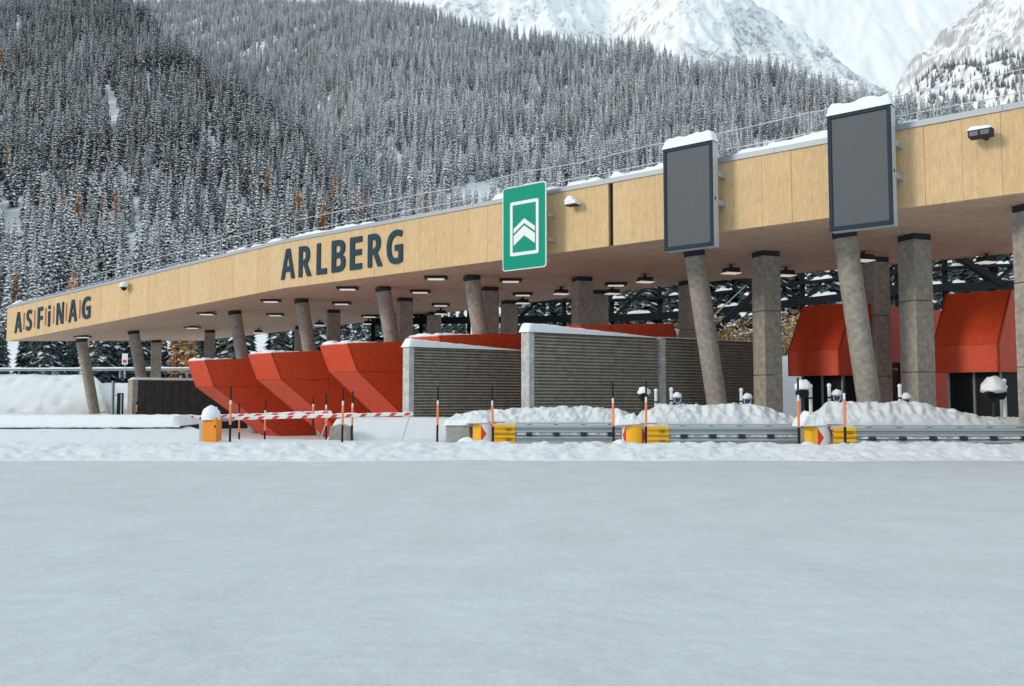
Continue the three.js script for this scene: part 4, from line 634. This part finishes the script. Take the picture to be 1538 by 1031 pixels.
// places where the slope lies open: [across over distance, distance, half-width m, half-length m]
const open = []; for (const [px, py, w, h] of [[170, 165, 9, 30], [313, 200, 8, 22], [318, 225, 5, 30], [208, 335, 9, 40], [165, 340, 9, 30], [200, 390, 10, 18], [8, 330, 10, 40], [28, 350, 8, 60], [27, 30, 6, 14], [222, 130, 5, 16], [60, 210, 5, 10], [92, 195, 4, 9], [345, 185, 7, 8], [330, 290, 5, 30]]) open.push([px, py, w, h]);
const spots = []; {
  const r = rng(404);
  for (let d = 285; d < 1720;) {
    const step = 4.4 + d * 0.0018, half = 0.64 * d;
    for (let x = -half; x < half; x += step) {
      const X = x + (r() - 0.5) * step * 1.1, D = d + (r() - 0.5) * step * 1.2, u = X / D, y = groundH(X, D), sz = 0.62 + 0.5 * r() + 0.12 * n2(X * 0.02, D * 0.02), H = 20 * sz, v = r(), v2 = r(), yaw = r() * 6.28;
      const [px, py] = pxOf(X, y, D), [, pt] = pxOf(X, y + H, D);
      if (px < -60 || px > 1600 || py < -40 || pt > roofLine(px) + 12) continue;
      const onSpur = D < spurDr(u) + 30 && u < -0.1; if (!onSpur && v2 < 0.16) continue;
      if (!onSpur && D > mainDr(u) + 25) continue;
      if (onSpur === false && u < -0.12 && y / D < spurE(u) - 0.03) continue;
      if (n2b(X * 0.011, D * 0.011) > 0.80 || D < lerp(285, 380, ss(-0.35, 0.05, u))) continue;
      let skip = false; for (const [ox, oy, ow, oh] of open) if (((px - ox) / ow) ** 2 + ((py - oy - 12) / (oh + 6)) ** 2 < 1) { skip = true; break; }
      if (skip) continue;
      // how much snow hangs in the crowns differs over the hill: less on the near left spur, most in the hollow behind it
      const s = clamp(0.40 + 0.22 * n2(X * 0.007, D * 0.007) + 0.12 * n2b(X * 0.03, D * 0.03) + 0.30 * ss(-0.35, -0.05, u) + (onSpur ? -0.06 : 0.34 + 0.2 * ss(0.36, 0.42, y / D)) + 0.5 * (v2 - 0.5));
      spots.push({ X, D, y: y - 0.3, sz, yaw, kind: clamp(Math.floor(s * 5), 0, 4), v, px, py, pt, size: H / D });
    }
    d += step * 0.95;
  }
}
{ // thin trees on the rocky slope at right
  const r = rng(909);
  for (let i = 0; i < 5200; i++) { const [X, y, D] = slopeAt(r(), r() * 0.62), v = r(), yaw = r() * 6.28, sz = 0.6 + 0.6 * r(), u = X / D, [px, py] = pxOf(X, y, D); if (px < 1280 || px > 1600 || py < 25 || py > roofLine(px) + 8) continue; if (fbm(X * 0.006, D * 0.006 + 40, 3) + 0.35 * ss(60, 125, py) + 0.25 * ss(1330, 1480, px) < 0.22) continue; spots.push({ X, D, y: y - 1, sz, yaw, kind: v < 0.5 ? 1 : 2, v, px, py, size: 20 * sz / D }); }
}
spots.sort((a, b) => b.size - a.size);
const near = spots.slice(0, 300), rest = spots.slice(300);
const mkTree = (k) => k.map((g) => { const o = new THREE.Group(); o.name = 'spruce_tree'; const c = new THREE.Mesh(g, leafM); c.name = 'crown'; const t = new THREE.Mesh(trunkG, barkM); t.name = 'trunk'; o.add(c, t); return o; });
const fineTree = fine.map(mkTree);
const proto = kinds.map((k) => k.map((g) => { const o = new THREE.Group(); o.name = 'spruce_tree'; const c = new THREE.Mesh(g, leafM); c.name = 'crown'; const t = new THREE.Mesh(trunkG, barkM); t.name = 'trunk'; o.add(c, t); return o; }));
function plant(src, name, x, y, d, sz, yaw, label, category, group) { const o = src.clone(); o.name = numbered(name); o.position.set(x, y, -d); o.rotation.y = yaw; o.scale.set(sz * (0.92 + 0.2 * Math.abs(Math.sin(yaw * 7))), sz, sz * (0.92 + 0.2 * Math.abs(Math.sin(yaw * 7)))); scene.add(o); tag(o, label, category, group); return o; }
for (const s of near) plant(proto[s.kind][s.v < 0.5 ? 0 : 1], 'spruce_tree', s.X, s.y, s.D, s.sz, s.yaw, 'snow-dusted spruce on the lower forest slope behind the roof', 'tree', 'spruces on the lower slope');
{
  const forest = new THREE.Group(); forest.name = 'spruce_forest'; forest.userData = { kind: 'stuff', label: 'dense snow-dusted spruce forest covering the mountainside', category: 'forest' }; scene.add(forest);
  const m = new THREE.Matrix4(), q = new THREE.Quaternion(), up = new THREE.Vector3(0, 1, 0), col = new THREE.Color();
  kinds.forEach((pair, k) => pair.forEach((g, j) => {
    const list = rest.filter((s) => s.kind === k && (s.v < 0.5 ? 0 : 1) === j); if (!list.length) return;
    const im = new THREE.InstancedMesh(g, leafM, list.length); im.name = 'forest_crowns'; im.castShadow = im.receiveShadow = true; im.userData.kind = 'stuff';
    list.forEach((s, i) => { const w = s.sz * (0.95 + 0.25 * Math.abs(Math.sin(s.yaw * 7))); m.compose(new THREE.Vector3(s.X, s.y, -s.D), q.setFromAxisAngle(up, s.yaw), new THREE.Vector3(w, s.sz, w)); im.setMatrixAt(i, m); const c = 0.85 + 0.15 * Math.sin(s.yaw * 13); im.setColorAt(i, col.setRGB(c, c, c)); });
    forest.add(im);
  }));
}
// scattered small trees on the rocky right-hand mountain
// golden larches, one by one
{
  const lp = [larch(51, 20, 3.2), larch(52, 20, 2.6), larch(53, 20, 3.8)].map((g) => { const o = new THREE.Group(); const c = new THREE.Mesh(g, leafM); c.name = 'crown'; const t = new THREE.Mesh(larchTrunk, barkM); t.name = 'trunk'; o.add(c, t); return o; });
  const tops = [[15, 222], [98, 282], [120, 288], [160, 292], [177, 284], [30, 408], [114, 408], [404, 246], [450, 282], [535, 286], [552, 288], [487, 300], [665, 308], [22, 78], [4, 72], [415, 26], [452, 30], [432, 14], [364, 60], [310, 66], [322, 60], [296, 112], [480, 18], [437, 50], [1030, 30], [760, 18], [980, 60], [1300, 128], [872, 290], [930, 300], [640, 300], [505, 262]];
  const r = rng(66);
  tops.forEach(([px, py], i) => {
    const u = (px - 769) / 1350, v = (515.5 - py) / 1350, rx = u, ry = v * 0.99795 + 0.06394, rd = 0.99795 - v * 0.06394, h = 15 + 6 * r();
    let D = 0; for (let d = 262; d < 1800; d += 1.5) { const X = rx / rd * d; if (2 + ry / rd * d <= groundH(X, d) + h) { D = d; break; } }
    if (!D) return; const X = rx / rd * D; plant(lp[i % 3], 'larch_tree', X, groundH(X, D) - 0.2, D - 1.5, h / 20, r() * 6.28, 'rust-coloured larch standing out among the snowy spruces', 'tree', 'rusty larches in the forest');
  });
  // shrubs and trees close behind the station
  const bg = rng(17);
  for (let i = 0; i < 130; i++) { const X = -80 + i * 0.53 + bg() * 1.2, D = 86 + bg() * 26, h = Math.min(9 + 8 * bg(), 7.6 + 0.14 * (X + 48)); plant(fineTree[bg() < 0.6 ? 0 : 1][i % 2], 'roadside_spruce', X, groundH(X, D) - 0.3, D, h / 20, bg() * 6.28, 'dark spruce in the row beyond the road at left', 'tree', 'dark spruces beyond the road at left'); }
  for (let i = 0; i < 165; i++) { const X = -16 + i * 0.40 + bg() * 1.2, D = 66 + bg() * 26, h = Math.min(12 + 9 * bg(), 0.148 * D + 0.085 * D * ss(-6, 22, X) - 6.5); plant(fineTree[bg() < 0.75 ? 0 : 1][i % 2], 'bank_spruce', X, groundH(X, D) - 0.3, D, h / 20, bg() * 6.28, 'dark spruce on the bank behind the steel bridge', 'tree', 'dark spruces behind the steel bridge'); }
  const sg = [shrub(7), shrub(8)].map((g) => { const o = new THREE.Group(); const c = new THREE.Mesh(g, leafM); c.name = 'foliage'; const st = new THREE.Mesh(new THREE.CylinderGeometry(0.03, 0.07, 1.8, 6).translate(0, 0.9, 0), barkM); st.name = 'stem'; o.add(c, st); return o; });
  [[1000, 54], [1040, 52.5], [1062, 51.5], [1086, 52.5], [1108, 51.5], [1132, 53], [1160, 52], [1180, 51], [1200, 52], [1225, 53]].forEach(([px, D], i) => { const X = (px - 769) / 1350 * D; plant(sg[i % 2], 'golden_shrub', X, 3.3 + (i % 3) * 0.3, D, 0.85 + 0.2 * bg(), bg() * 6.28, 'golden shrub on the bank seen between the columns', 'shrub', 'golden shrubs behind the columns'); });
  for (const [px, D] of [[285, 86], [265, 88]]) { const X = (px - 769) / 1350 * D; plant(lp[1], 'larch_tree', X, groundH(X, D) - 0.2, D, 0.38, 1, 'small golden larch below the roof at left', 'tree', 'small larches below the roof'); }
}
scene.traverse((o) => { if (o.isMesh) o.castShadow = o.receiveShadow = true; });
console.log('trees', spots.length);
renderer.render(scene, camera);
